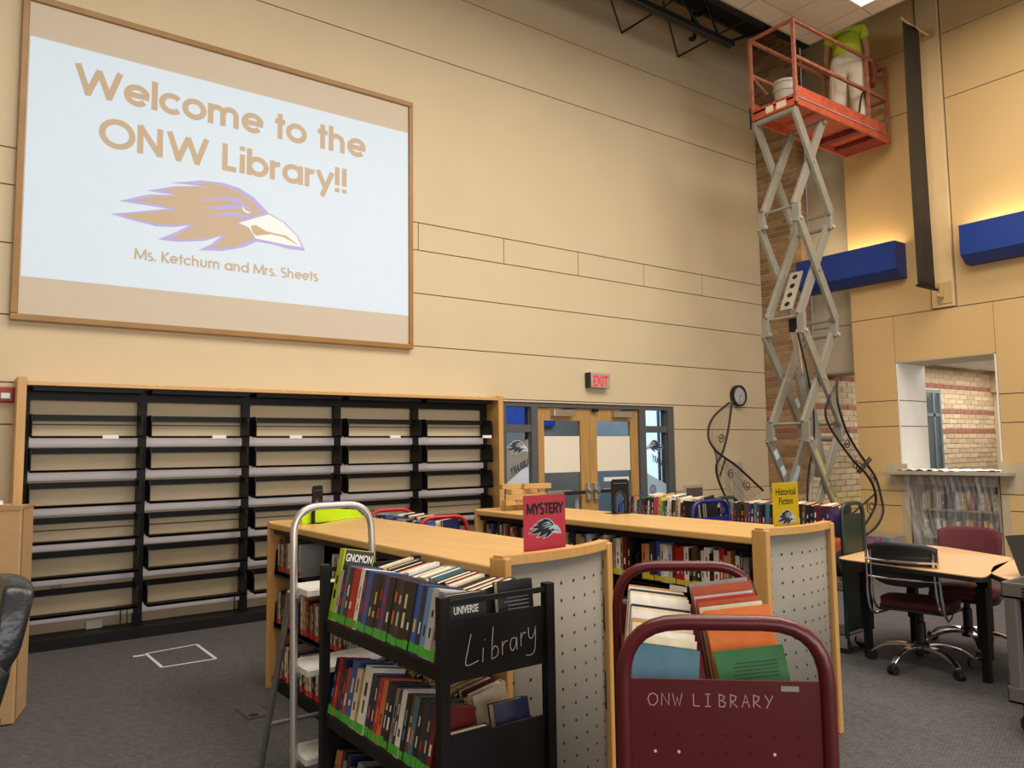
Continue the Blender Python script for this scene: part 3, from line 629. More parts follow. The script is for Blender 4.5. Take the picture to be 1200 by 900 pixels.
# ================================================================== WALL SHELVING
sh = thing('wall_shelving', 'tall empty black steel wall shelving with wooden top and ends below the screen', 'shelving', (2.76, 7.36, 0))
UX = [.53, 1.41, 2.31, 3.23, 4.13, 5.05]
YB, YFR = 7.44, 7.215
for a, b in ((.455, .52), (5.065, 5.13)): W(MB().box(a, b, 7.17, 7.495, 0, 2.135 if a > 1 else 2.15), sh).build('end_panel', WOODV, sh, bevel=.004)
W(MB().box(.52, 5.065, 7.175, 7.495, 2.085, 2.12), sh).build('wood_top', WOOD, sh, bevel=.004)
W(MB().box(.52, 5.065, 7.20, 7.48, 0, .085), sh).build('base_deck', BLK, sh)
for x in UX: W(MB().box(x-.035, x+.035, YB-.03, YB+.03, .085, 2.085), sh).build('upright', BLK, sh)
SHZ = [1.684, 1.409, 1.125, .839, .562, .262]
for i in range(5):
    a, b = UX[i]+.035, UX[i+1]-.035
    W(MB().box(a, b, YFR, YB-.03, 2.05, 2.085).box(a, b, YB-.03, YB, 1.985, 2.05), sh).build('canopy', BLK, sh)
    for z in SHZ:
        s = W(MB().box(a, b, YFR, YFR+.13, z-.012, z).box(a, b, YFR, YFR+.010, z-.018, z), sh).build('shelf', BLK, sh)
        W(MB().box(a, b, YB-.02, YB, z-.088, z-.016), sh).build('grey_strip', GREYSTRIP, s)
        W(MB().box(a, b, YB-.03, YB, z+.132, z+.18), sh).build('back_rail', BLK, s)
        for xx, sg in ((a, 1), (b, -1)):
            poly = [(YFR+.01, z), (YB-.02, z), (YB-.02, z+.18), (YFR+.06, z+.18), (YFR+.025, z+.165), (YFR+.01, z+.13)]
            W(MB().prism(poly, lambda u, v, w_: (xx+sg*w_, u, v), .006), sh).build('bracket', BLK, s)
for x, z in ((1.13, 1.684), (2.01, 1.684), (2.72, 1.684), (3.78, 1.684), (4.93, 1.684)):
    W(MB().box(x-.06, x+.06, YFR-.006, YFR, z-.022, z+.008), sh).build('label_holder', WHITE, sh)
W(MB().box(.77, .84, 7.47, 7.496, .42, .52), sh).build('wall_socket', mat('socket_beige', srgb(160, 150, 130), .5), sh)
for x in (1.27, 2.2): W(MB().tube([(x-.02, 7.25, .09), (x-.02, 7.25, .24), (x+.03, 7.25, .26), (x+.03, 7.25, .09)], .006, 6), sh).build('wire_bookend', BLK, sh)
W(MB().box(1.02, 1.14, 7.40, 7.435, .09, .15), sh).build('paper_slip', WHITE, sh)

# ================================================================== BOOKS
PAL = {'black': (22, 21, 24), 'charcoal': (48, 46, 50), 'navy': (28, 34, 74), 'blue': (44, 84, 158), 'sky blue': (96, 142, 190), 'red': (172, 34, 32), 'dark red': (108, 26, 30),
 'orange': (206, 112, 50), 'tan': (182, 148, 98), 'brown': (96, 64, 42), 'cream': (216, 204, 178), 'white': (226, 224, 218), 'grey': (132, 132, 132), 'pale grey': (180, 182, 182),
 'green': (44, 110, 62), 'teal': (66, 110, 130), 'lime': (176, 194, 30), 'purple': (74, 52, 110), 'pink': (206, 70, 120), 'yellow': (214, 184, 60), 'maroon': (84, 26, 38), 'rust': (158, 72, 44)}
def bookmat(c): return mat('cover_'+c.replace(' ', '_'), srgb(*PAL[c]), .38, var=.10, scale=30)
STRIPE = {}
def stripe_mat(c):
    k = random.choice(['cream', 'white', 'yellow', 'red', 'sky blue', 'orange']) if sum(PAL[c]) < 330 else random.choice(['black', 'navy', 'dark red', 'brown'])
    return bookmat(k)
def book_parts(w, h, d):
    t = min(.003, w*.2)
    cover = MB().box(0, t, 0, d, 0, h).box(w-t, w, 0, d, 0, h).box(t, w-t, 0, t*1.2, 0, h)
    pages = MB().box(t, w-t, t*1.2, d-.005, .004, h-.004)
    return cover, pages
REST = {}
def rest_add(M4, mb, M):
    v, f = REST.setdefault(M.name, ([], [])); n = len(v)
    v += [tuple(M4 @ Vector(q)) for q in mb.v]; f += [tuple(i+n for i in q) for q in mb.f]
R = random.uniform
def book(M4, w, h, d, c, label, group, detail=False, sticker=None, stripes=True, name='book'):
    cover, pages = book_parts(w, h, d)
    st = None
    sz0 = R(.001, .006); sz1 = R(.028, .038)
    if sticker: st = MB().box(.0015, w-.0015, -.0006, .0, sz0, sz1)
    sm = MB()
    if stripes and w > .011:
        z = h*.30
        for q in range(random.choice((1, 2, 2))):
            hh = h*random.uniform(.08, .24)
            if z+hh > h*.92: break
            ww = w*random.uniform(.18, .38); sm.box(w/2-ww/2, w/2+ww/2, -.0006, 0, z, z+hh); z += hh+h*random.uniform(.05, .16)
    if group == 'REST':
        rest_add(M4, cover, bookmat(c)); rest_add(M4, pages, PAGES)
        if st: rest_add(M4, st, sticker)
        if sm.v: rest_add(M4, sm, stripe_mat(c))
        return None
    if detail:
        o = bpy.data.objects.new(name, None); COL.objects.link(o); o.empty_display_size = .05; o.matrix_world = M4
        cover.build('cover', bookmat(c), o); pages.build('pages', PAGES, o)
        if st: st.build('spine_sticker', sticker, o)
        if sm.v: stuff(sm.build('spine_print', stripe_mat(c), o))
    else:
        mb = MB(); mts = [bookmat(c), PAGES]
        mb.add(cover.v, cover.f, 0); mb.add(pages.v, pages.f, 1)
        if st: mb.add(st.v, st.f, len(mts)); mts.append(sticker)
        if sm.v: mb.add(sm.v, sm.f, len(mts)); mts.append(stripe_mat(c))
        o = mb.build(name, mts); o.matrix_world = M4
    tag(o, label, 'book', group); return o
def basis(o, x, y, z):
    m = Matrix((Vector(x), Vector(y), Vector(z))).transposed().to_4x4(); m.translation = Vector(o); return m
# row: start point, axis along the row (thickness axis = local x), spine-outward axis is -y_local
def row(start, along, inward, up, cols, widths, heights, depths, labf, group, detail=False, sticker=None, gap=.0007, end=None, setback=0, stick_prob=1.0, lean=0.0):
    along = Vector(along).normalized(); inward = Vector(inward).normalized(); up = Vector(up).normalized()
    p = Vector(start); n = 0; out = []
    while True:
        c = cols[n] if isinstance(cols, list) else cols()
        wd = widths[n] if isinstance(widths, list) else widths()
        if end is not None and (p-Vector(start)).length+wd > end: break
        h = heights[n] if isinstance(heights, list) else heights(); d = depths[n] if isinstance(depths, list) else depths()
        n += 1
        x_ = along; y_ = inward; z_ = up
        o = p+inward*(setback+random.uniform(0, .006))
        M4 = basis(o, x_, y_, z_)
        if x_.cross(y_).dot(z_) < 0:          # keep right-handed: mirror thickness
            M4 = basis(o+x_*wd, -x_, y_, z_)
        out.append(book(M4, wd, h, d, c, labf(n, c), group, detail, sticker if random.random() < stick_prob else None))
        p = p+along*(wd+gap)
        if isinstance(cols, list) and n >= len(cols): break
    return out
R = random.uniform
def pick(*cs): return lambda: random.choice(cs)

# ================================================================== BLACK BOOK TRUCK
bc = thing('book_truck', 'black steel book truck with a chalked library end panel, full of green-stickered books', 'book cart', (1.5, 2.63, 0))
BX0, BX1, BY0, BY1 = 1.28, 1.74, 2.14, 3.11
for x, y, zt in ((BX0, BY0, 1.06), (BX1-.035, BY0, 1.06), (BX0, BY1-.035, 1.06), (BX1-.035, BY1-.035, 1.06)):
    W(MB().box(x, x+.035, y, y+.035, .10, zt), bc).build('post', BLK, bc, bevel=.002)
for y in (BY0, BY1-.03):
    W(MB().box(BX0+.035, BX1-.035, y+.008, y+.022, 1.03, 1.047), bc).build('top_rail', BLK, bc)
    ep = W(MB().box(BX0+.035, BX1-.035, y+.012, y+.018, .79, .985), bc).build('end_panel', BLK, bc)
    W(MB().box(BX0+.035, BX1-.035, y+.012, y+.018, .16, .62), bc).build('lower_panel', BLK, bc)
ZT, ZM, ZL = .845, .475, .13     # outer lip heights
TL = math.radians(11)
for z in (ZT, ZM, ZL):
    for sgn, x in ((1, BX0+.012), (-1, BX1-.012)):
        ax = Vector((sgn*math.cos(TL), 0, -math.sin(TL)))
        nz = Vector((sgn*math.sin(TL), 0, math.cos(TL)))
        p = Vector((x, (BY0+BY1)/2, z))
        s = W(MB().obox(p+ax*.105-nz*.004, ax*.105, (0, .445, 0), nz*.004).box(min(x, x+sgn*.008), max(x, x+sgn*.008), BY0+.036, BY1-.036, z-.05, z), bc).build('shelf', BLK, bc)
for x in (BX0+.05, BX1-.05):
    for y in (BY0+.06, BY1-.06):
        c = W(MB().lathe([(.0, -.012), (.045, -.012), (.05, 0), (.045, .012), (0, .012)], (x, y, .05), 16, 'x').box(x-.02, x+.02, y-.02, y+.02, .05, .12), bc).build('caster', RUBBER, bc)
# chalk handwriting "Library": hand-drawn strokes on the end panel
HW = {'L': [[(0, 1.0), (-.12, .55), (-.2, .05), (.28, .12)]], 'i': [[(0, .45), (-.03, 0)], [(.05, .68), (.06, .72)]], 'b': [[(.05, 1.05), (0, .5), (-.02, .02)], [(-.02, .28), (.12, .42), (.24, .3), (.2, .1), (0, .02)]],
 'r': [[(0, .45), (0, 0)], [(0, .25), (.1, .42), (.22, .42)]], 'a': [[(.25, .4), (.08, .42), (0, .2), (.08, .02), (.22, .15), (.27, .42), (.28, .02)]], 'y': [[(0, .5), (.02, .2), (.14, .12), (.26, .3), (.3, .52)], [(.3, .52), (.3, .1), (.25, -.3), (.1, -.42), (-.12, -.40)]]}
mb = MB(); yv = BY0+.0112
for ch, ox, oz in (('L', 1.40, .832), ('i', 1.447, .836), ('b', 1.482, .838), ('r', 1.523, .846), ('a', 1.555, .852), ('r', 1.60, .862), ('y', 1.632, .870)):
    for st in HW[ch]:
        pts = smoothline([(q[0]*.10, q[1]*.10, 0) for q in st], 4); stroke(mb, [(p.x, p.y) for p in pts], .0027, lambda u, v: wl(bc, ox+u, yv, oz+v))
mb.build('chalk_lettering', CHALK, bc, fixn=False)
cosT, sinT = math.cos(TL), math.sin(TL)
G1 = 'books on the top shelf of the black book truck'; G2 = 'books on the middle shelf of the black book truck'; G3 = 'books on the bottom shelf of the black book truck'
def trow(x, sgn, z, y0, dy, cols, widths, heights, labf, group, end=None, sticker=GREENST, detail=True, depths=None, ys=None):
    inward = Vector((sgn*cosT, 0, -sinT)); up = Vector((sgn*sinT, 0, cosT))
    return row((x, y0, z+.0015), (0, dy, 0), inward, up, cols, widths, heights, depths or (lambda: R(.135, .16)), labf, group, detail, sticker, end=end)
c1 = ['lime', 'pale grey', 'charcoal', 'teal', 'charcoal', 'red', 'red', 'white', 'navy', 'blue', 'charcoal', 'black', 'black', 'purple', 'black', 'black', 'charcoal', 'black', 'black', 'blue', 'navy', 'sky blue', 'pale grey', 'grey']
w1 = [q*1.3 for q in [.034, .022, .024, .022, .022, .026, .026, .024, .026, .030, .022, .030, .026, .028, .028, .028, .028, .034, .028, .028, .026, .026, .032, .024]]
h1 = [.285, .20, .228, .226, .222, .224, .224, .228, .226, .228, .224, .226, .226, .226, .226, .226, .226, .226, .226, .226, .226, .222, .226, .22]
xl = BX0+.014; xr = BX1-.014
bl1 = trow(xl, 1, ZT, BY1-.045, -1, c1, w1, h1, lambda n, c: f'{c} book with green sticker, {ordinal(n)} from far end, top shelf of black truck', G1, end=.895)
# the tall book at the far end carries its title on the cover
b0 = bl1[0]
wd0 = w1[0]
MB().box(wd0, wd0+.0005, .006, .134, .0, .284).build('dark_cover', bookmat('charcoal'), b0)
text('cover_lettering', 'GNOMON', .044, frame((wd0+.0012, .010, .238), (0, 1, 0), (0, 0, 1)), b0, WHITE, offset=.0006, sx=.58)
c2 = ['navy', 'red', 'navy', 'charcoal', 'rust', 'blue', 'cream', 'tan', 'white', 'navy', 'navy', 'red', 'orange', 'navy', 'black', 'grey', 'charcoal', 'white', 'black', 'brown', 'teal', 'black', 'charcoal', 'navy', 'dark red']
w2 = [.030, .034, .030, .020, .032, .052, .038, .026, .058, .034, .026, .034, .032, .030, .032, .026, .022, .032, .028, .03, .03, .03, .03, .03, .03]
h2 = [.215, .222, .222, .19, .20, .236, .215, .21, .24, .222, .216, .222, .222, .222, .222, .214, .21, .22, .214, .22, .22, .22, .22, .22, .22]
trow(xl, 1, ZM, BY1-.05, -1, c2, w2, h2, lambda n, c: f'{c} book with green sticker, {ordinal(n)} from far end, middle shelf of black truck', G2, end=.885)
trow(xl, 1, ZL, BY1-.06, -1, pick('navy', 'charcoal', 'orange', 'tan', 'blue', 'grey', 'black', 'brown'), lambda: R(.022, .034), lambda: R(.17, .215), lambda n, c: f'{c} spined book, {ordinal(n)} from the far end, bottom shelf of black truck', G3, end=.26)
trow(xl, 1, ZL, BY1-.06-.27, -1, pick('navy', 'charcoal', 'tan', 'grey', 'black', 'brown'), lambda: R(.022, .034), lambda: R(.17, .215), lambda n, c: '', 'REST', end=.5)
# books on the far side face away: only their page tops show
c4 = ['cream', 'sky blue', 'charcoal', 'black', 'red', 'cream', 'black', 'white', 'charcoal', 'grey', 'pale grey', 'pale grey', 'teal', 'tan', 'black', 'dark red', 'cream', 'charcoal', 'black', 'maroon', 'cream', 'black', 'charcoal', 'yellow', 'black']
w4 = [.03, .03, .03, .034, .03, .03, .028, .03, .03, .044, .05, .03, .034, .036, .034, .034, .03, .034, .034, .034, .034, .03, .034, .03, .034]
trow(xr, -1, ZT, BY1-.045, -1, c4, w4, lambda: R(.20, .225), lambda n, c: f'{c} book with pages up, {ordinal(n)} from far end, back row of black truck', 'books in the back row of the black book truck', end=.80, sticker=None, depths=lambda: R(.145, .165))
def lying(M4, w, h, d, c, label, group): return book(M4, w, h, d, c, label, group, True, None, True)
# leaning books seen through the end frame
def leanbook(pos, ang, w, h, d, c, label, group='', axis='x', rz=0.0):
    M4 = Matrix.Translation(Vector(pos)) @ Matrix.Rotation(rz, 4, 'Z') @ Matrix.Rotation(ang, 4, axis.upper())
    return book(M4, w, h, d, c, label, group or None, True, None, True)
# book standing face-out (cover towards the viewer): local x (thickness) -> +y world
def faceout(x, y, z, w, h, d, c, label, tilt=0.0, group=None, rz=0.0):
    M4 = Matrix.Translation(Vector((x, y, z))) @ Matrix.Rotation(rz, 4, 'Z') @ Matrix.Rotation(tilt, 4, 'X') @ Matrix(((0, 1, 0, 0), (1, 0, 0, 0), (0, 0, 1, 0), (0, 0, 0, 1)))
    # mirrored basis -> flip depth axis to stay right handed
    M4 = Matrix.Translation(Vector((x, y, z))) @ Matrix.Rotation(rz, 4, 'Z') @ Matrix.Rotation(tilt, 4, 'X') @ basis((d, 0, 0), (0, 1, 0), (-1, 0, 0), (0, 0, 1))
    return book(M4, w, h, d, c, label, group, True, None, False)
u = faceout(1.322, BY0+.032, .832, .032, .225, .155, 'charcoal', 'dark grey book facing out behind the chalked panel, white title across its cover', -.02)
text('cover_lettering', 'UNIVERSE', .034, frame((-.0008, .128, .163), (0, -1, 0), (0, 0, 1)), u, WHITE, offset=.0006, sx=.64)
v_ = faceout(1.565, BY0+.075, .842, .03, .225, .15, 'black', 'black book leaning with text on its back, right end of black truck top shelf', -.10)
mb = MB()
for i in range(11): mb.box(-.0008, -.0002, .02, .02+R(.085, .11), .05+i*.013, .0535+i*.013)
mb.build('cover_print', mat('print_grey', srgb(120, 120, 120), .6), v_)
q_ = faceout(1.34, BY0+.04, .455, .034, .165, .155, 'charcoal', 'worn dark book facing out behind the lower panel of black truck, left one', -.03)
s_ = faceout(1.54, BY0+.045, .455, .040, .215, .145, 'navy', 'thick navy book facing out, middle shelf end of black truck, right one', -.22, rz=.0)
mb = MB()
for i in range(7): mb.box(-.0008, -.0002, .02, .02+R(.06, .10), .07+i*.012, .0735+i*.012)
mb.build('cover_print', mat('print_grey', srgb(120, 120, 120), .6), s_)
trow(xr, -1, ZM, BY1-.05, -1, pick('cream', 'black', 'maroon', 'charcoal', 'rust', 'yellow', 'tan'), lambda: R(.028, .036), lambda: R(.19, .215), lambda n, c: f'{c} covered book with pages up, {ordinal(n)} from far end, middle back row of black truck', 'REST', end=.72, sticker=None)

# ================================================================== BOOKCASES
HOLES = {}
def bookcase(label, x0, x1, y0, y1, far_y, skew, H=1.067):
    t = thing('bookcase', label, 'bookcase', ((x0+x1)/2, (y0+y1)/2, 0))
    # wooden top, far end panel, shelves and back
    P = [(x0-.015, y0), (x1+.015, y0+skew), (x1+.015, y1), (x0-.015, y1)]
    W(MB().prism(P, lambda u, v, w_: (u, v, H-.04+w_), .04), t).build('wood_top', WOOD, t, bevel=.008)
    W(MB().box(x0-.012, x1+.012, y1, y1+.035, 0, H+.005), t).build('far_end_panel', WOODV, t, bevel=.004)
    W(MB().box((x0+x1)/2-.01, (x0+x1)/2+.01, y0+.06, y1, .06, H-.05), t).build('centre_back', BLK, t)
    W(MB().box(x0+.02, x1-.02, y0+.10, y1, 0, .075), t).build('base_deck', BLK, t)
    W(MB().box(x0+.02, x1-.02, y0+.10, y1, H-.075, H-.041), t).build('top_channel', BLK, t)
    nb = 3; L = (y1-y0-.10)/nb
    for k in range(nb+1):
        yy = y0+.10+k*L; yy = min(yy, y1-.02)
        for xa, xb in ((x0+.02, x0+.05), (x1-.05, x1-.02)): pass
        W(MB().box((x0+x1)/2-.03, (x0+x1)/2+.03, yy, yy+.03, .07, H-.05), t).build('upright', BLK, t)
    for k in range(nb):
        a, b = y0+.10+k*L, y0+.10+(k+1)*L-.004
        for z in (.415, .75):
            for side in (0, 1):
                xa, xb = (x0+.025, (x0+x1)/2-.012) if side == 0 else ((x0+x1)/2+.012, x1-.025)
                s = W(MB().box(xa, xb, a, b, z-.016, z).box(xa if side == 0 else xb-.01, xa+.01 if side == 0 else xb, a, b, z-.03, z), t).build('shelf', BLK, t)
                for yy, sg in ((a, 1), (b, -1)):
                    sd = 1 if side == 0 else -1; xf = xa if side == 0 else xb
                    poly = [(xf, z-.03), (xf+sd*.24, z-.03), (xf+sd*.24, z+.17), (xf+sd*.05, z+.17), (xf+sd*.01, z+.13)]
                    W(MB().prism(poly, lambda u, v, w_: (u, yy+sg*w_, v), .005), t).build('bracket', BLK, s)
    # bowed perforated end panel in a wood frame
    A = Vector((x0-.02, y0, 0)); B = Vector((x1+.0, y0+skew, 0)); D = (B-A); Lw = D.length; D.normalize(); Nn = Vector((D.y, -D.x, 0))
    bow = .055; HT = 1.105
    def pt(u, z, off): return A+D*u+Nn*(bow*(1-(2*u/Lw-1)**2)+off)+Vector((0, 0, z))
    ep = W(MB().grid(lambda a, b: pt(.035+a*(Lw-.07), .09+b*(HT-.12), 0), 14, 2), t).build('perforated_panel', GREYPANEL, t, smooth=True, fixn=False)
    so = ep.modifiers.new('solid', 'SOLIDIFY'); so.thickness = .006; so.offset = -1
    hb = MB(); hs = .005
    nx = 8; nzz = 13
    for i in range(nx):
        for j in range(nzz):
            u = .062+i*(Lw-.124)/(nx-1)+(.012 if i >= 3 else 0)-.006; z = .13+j*.0705
            e = .0012
            hb.add([pt(u-hs, z-hs, e), pt(u+hs, z-hs, e), pt(u+hs, z+hs*1.2, e), pt(u-hs, z+hs*1.2, e)], [(0, 1, 2, 3)])
    stuff(W(hb, t).build('peg_holes', HOLE, ep, fixn=False))
    for u0 in (0, Lw-.035):
        m = MB(); cA = A+D*(u0+.0175); m.obox(cA+Nn*(-.005)+Vector((0, 0, HT/2)), D*.0175, Nn*.045, (0, 0, HT/2)); W(m, t).build('end_stile', WOODV, t, bevel=.006)
    m = MB()
    n = 12
    for i in range(n):
        u0, u1 = .002+i/n*(Lw-.004), .002+(i+1)/n*(Lw-.004)
        q = [pt(u0, HT-.028, .022), pt(u1, HT-.028, .022), pt(u1, HT+.008, .022), pt(u0, HT+.008, .022)]
        r = [pt(u0, HT-.028, -.03), pt(u1, HT-.028, -.03), pt(u1, HT+.008, -.03), pt(u0, HT+.008, -.03)]
        m.add(q+r, [(0, 1, 2, 3), (7, 6, 5, 4), (3, 2, 6, 7), (0, 4, 5, 1)])
        if i == 0: m.add([q[0], q[3], r[3], r[0]], [(0, 1, 2, 3)])
        if i == n-1: m.add([q[1], q[2], r[2], r[1]], [(0, 1, 2, 3)])
    W(m, t).build('top_moulding', WOODV, t, smooth=True)
    W(MB().grid(lambda a, b: pt(.035+a*(Lw-.07), b*.09, .004), 14, 1), t).build('panel_base', WOODV, t, fixn=False)
    return t
bkA = bookcase('low wooden bookcase behind black truck, red sign standing on its near end', 1.775, 2.43, 2.50, 5.14, 5.2, .12)
bkB = bookcase('low wooden bookcase at right, yellow sign standing on its near end', 3.345, 3.93, 2.455, 5.03, 5.1, 0.0)
# books on bookcase A (three shelves, red stickers) and B (two shelves, yellow stickers)
mix = pick('charcoal', 'black', 'maroon', 'grey', 'navy', 'brown', 'white', 'dark red', 'pale grey', 'cream', 'purple', 'tan')
SN = {.75: 'top', .415: 'middle', .075: 'bottom'}
def caseA(z, y_start, length, seg, n0=0):
    return row((1.815, y_start, z+.001), (0, -1, 0), (1, 0, 0), (0, 0, 1), mix, lambda: R(.018, .036), lambda: R(.17, .225), lambda: R(.13, .16),
        lambda n, c: f'{c} book with red sticker, {ordinal(n+n0)} from far end, {SN[z]} shelf beside ladder', f'books on the {SN[z]} shelf of the bookcase beside the ladder', False, REDST, end=length)
LA = (5.14-2.50-.10)/3
def caseA_rest(z, ys, length):
    row((1.815, ys, z+.001), (0, -1, 0), (1, 0, 0), (0, 0, 1), mix, lambda: R(.018, .036), lambda: R(.17, .225), lambda: R(.13, .16), lambda n, c: '', 'REST', False, REDST, end=length)
for z in (.75, .415, .075):
    caseA(z, 5.12, .40, 0)
    if z < .7: caseA_rest(z, 4.71, LA*.9-.41)
    caseA_rest(z, 5.12-LA-.02, LA*.9)
mixB = pick('brown', 'tan', 'cream', 'white', 'charcoal', 'black', 'navy', 'dark red', 'rust', 'blue', 'grey', 'brown', 'tan', 'charcoal', 'black', 'pale grey')
LB = (5.03-2.455-.10)/3
cB = ['orange', 'tan', 'charcoal', 'navy', 'blue', 'cream', 'white', 'pale grey', 'dark red', 'red', 'red', 'white', 'black', 'brown', 'charcoal', 'cream', 'white', 'black', 'white', 'red', 'tan', 'tan', 'brown', 'white', 'navy', 'grey', 'charcoal', 'white', 'pale grey', 'teal', 'brown', 'tan', 'cream', 'black', 'grey', 'tan']
random.seed(11)
def caseB(z, ys, length, cols, n0, hl=(.19, .235)):
    nm = SN[z]
    return row((3.385, ys, z+.001), (0, -1, 0), (1, 0, 0), (0, 0, 1), cols, lambda: R(.020, .036), lambda: R(*hl), lambda: R(.13, .17),
        lambda n, c: f'{c} book with yellow sticker, {ordinal(n+n0)} from far end, {nm} shelf behind maroon truck', f'books on the {nm} shelf of the bookcase behind the maroon truck', False, YELLST, end=length)
def caseB_rest(z, ys, length, hl):
    row((3.385, ys, z+.001), (0, -1, 0), (1, 0, 0), (0, 0, 1), mixB, lambda: R(.022, .036), lambda: R(*hl), lambda: R(.13, .17), lambda n, c: '', 'REST', False, YELLST, end=length)
caseB_rest(.75, 5.01, LB*.93, (.19, .235)); caseB(.75, 5.01-LB-.02, LB*.9, mixB, 0); caseB(.75, 5.01-2*LB-.02, LB*.94, cB, 30)
caseB_rest(.415, 5.01-LB-.02, LB*.85, (.15, .2)); caseB_rest(.415, 5.01-2*LB-.02, LB*.9, (.15, .2)); caseB_rest(.075, 5.01-2*LB-.02, LB*.8, (.19, .22))
W(MB().box(3.362, 3.37, 2.98, 3.10, .722, .748), bkB).build('shelf_label', WHITE, bkB)

# signs
def sign(name, label, x, y, z, M, lines, mats, sz, rz=0.0, base=.055):
    s = thing(name, label, 'sign', (x, y, z), rz)
    MB().box(-.112, .112, -.002, .002, .003, .262).build('sheet', M, s)
    MB().box(-.115, .115, -.0045, -.0025, .0, .268).build('clear_cover', GLASS, s)
    MB().box(-.115, .115, -.003, .05, 0, .003).build('foot', GLASS, s)
    for body, size, zz, sx, off in lines:
      if body == 'MYSTERY': geo_text(s, BLKP, body, -.098, .102, zz, .046, lambda u, v: (u, -.0024, v), .22)
      else: text('lettering', body, size, frame((0, -.0024, zz), (1, 0, 0), (0, 0, 1)), s, BLKP, offset=off, align='CENTER', sx=sx, extrude=.0001)
    raven('bird_emblem', s, lambda u, v, d: (-.083+u*.165, -.0021-d*.3, sz+v*.20), mats, .0003)
    return s
EMB = [mat('emblem_white', srgb(224, 224, 222), .6), mat('emblem_dark', srgb(30, 34, 48), .6), mat('emblem_white', (0, 0, 0)), mat('emblem_dark', (0, 0, 0))]
sm_ = sign('shelf_sign', 'red sign reading mystery, standing on the left bookcase end', 2.075, 2.61, 1.068, mat('sign_red', srgb(240, 66, 82), .35, var=.05, scale=14), [('MYSTERY', .060, .182, .93, .0014)], EMB, .138)
sh_ = sign('shelf_sign', 'yellow sign reading historical fiction, standing on the right bookcase end', 3.65, 2.52, 1.068, mat('sign_yellow', srgb(255, 200, 14), .35, var=.03), [('Historical', .052, .196, .88, .0008), ('Fiction', .052, .146, .9, .0008)], EMB, .092)

# bookends, blocks, lime strap on the bookcase tops
def bookend(label, x, y, z, rz):
    b = thing('bookend', label, 'bookend', (x, y, z), rz)
    MB().box(-.085, .085, -.055, .075, 0, .003).build('base_plate', BLK, b)
    outer = [(-.075, 0), (-.075, .215)]+[(-.055*1+(-.02)*math.cos(a), .215+.025*math.sin(a)) for a in [i*PI/10 for i in range(1, 6)]]
    outer = [(-.075, .003), (-.075, .22), (-.062, .24), (.062, .24), (.075, .22), (.075, .003)]
    inner = [(.035, .003), (.035, .10)]+[(.035*math.cos(a), .10+.045*math.sin(a)) for a in [i*PI/8 for i in range(1, 8)]]+[(-.035, .10), (-.035, .003)]
    MB().prism(outer+inner, lambda u, v, w_: (u, w_-.003, v), .006).build('arched_plate', BLK, b)
    mb = MB(); mb.tube([(p[0]*1.25, -.004, p[1]+.01) for p in inner], .003, 6); mb.tube([(-.06, -.004, .21), (.06, -.004, .21)], .003, 6)
    mb.build('pressed_rib', mat('bookend_rib', srgb(70, 64, 58), .4), b)
    return b
bookend('black arched steel bookend standing on the right bookcase top', 4.0-.12, 4.02, 1.067, math.radians(-8))
bookend('black steel bookend seen edge-on, on left bookcase beside lime plastic', 1.99, 4.88, 1.067, math.radians(42))
ls = thing('folding_stand', 'bright lime green folded plastic stand lying on the left bookcase', 'stand', (2.1, 5.0, 1.067), math.radians(16))
MB().prism([(-.27, .0), (.03, .0), (.05, .035), (-.02, .045), (-.10, .115), (-.27, .035)], lambda u, v, w_: (u, w_-.10, v), .06).build('wedge', LIME, ls, bevel=.004)
MB().prism([(.02, .0), (.33, .0), (.33, .02), (.29, .05), (-.02, .085), (-.10, .085)], lambda u, v, w_: (u, w_+.02, v), .06).build('wedge', LIME, ls, bevel=.004)
MB().box(-.26, .30, -.03, .015, 0, .012).build('slat', LIME, ls, bevel=.003)
random.seed(5)
blk = mat('raw_wood_block', srgb(190, 152, 92), .6, var=.14, scale=5)
bpos = []
for lv, cnt in ((0, 4), (1, 4), (2, 3), (3, 2), (4, 2)):
    for k in range(cnt): bpos.append((3.47+.36*(k+.5)/cnt+R(-.02, .02), 4.82+R(-.05, .07), lv, R(-.5, .5)))
for i, (x, y, lv, a) in enumerate(bpos):
    L = R(.14, .20) if lv < 4 else .22
    o = MB().box(-L/2, L/2, -.03, .03, 0, .038).build('wood_block', blk, None, bevel=.002); o.location = (x, y, 1.068+lv*.039); o.rotation_euler = (0, 0, a)
    nm = ['bottom', 'second', 'third', 'fourth', 'top'][lv]; kk = [p[2] for p in bpos[:i+1]].count(lv)
    tag(o, f'raw wood block, {ordinal(kk)} from left in the {nm} layer of the pile', 'wood block', 'wood blocks piled on the right bookcase')

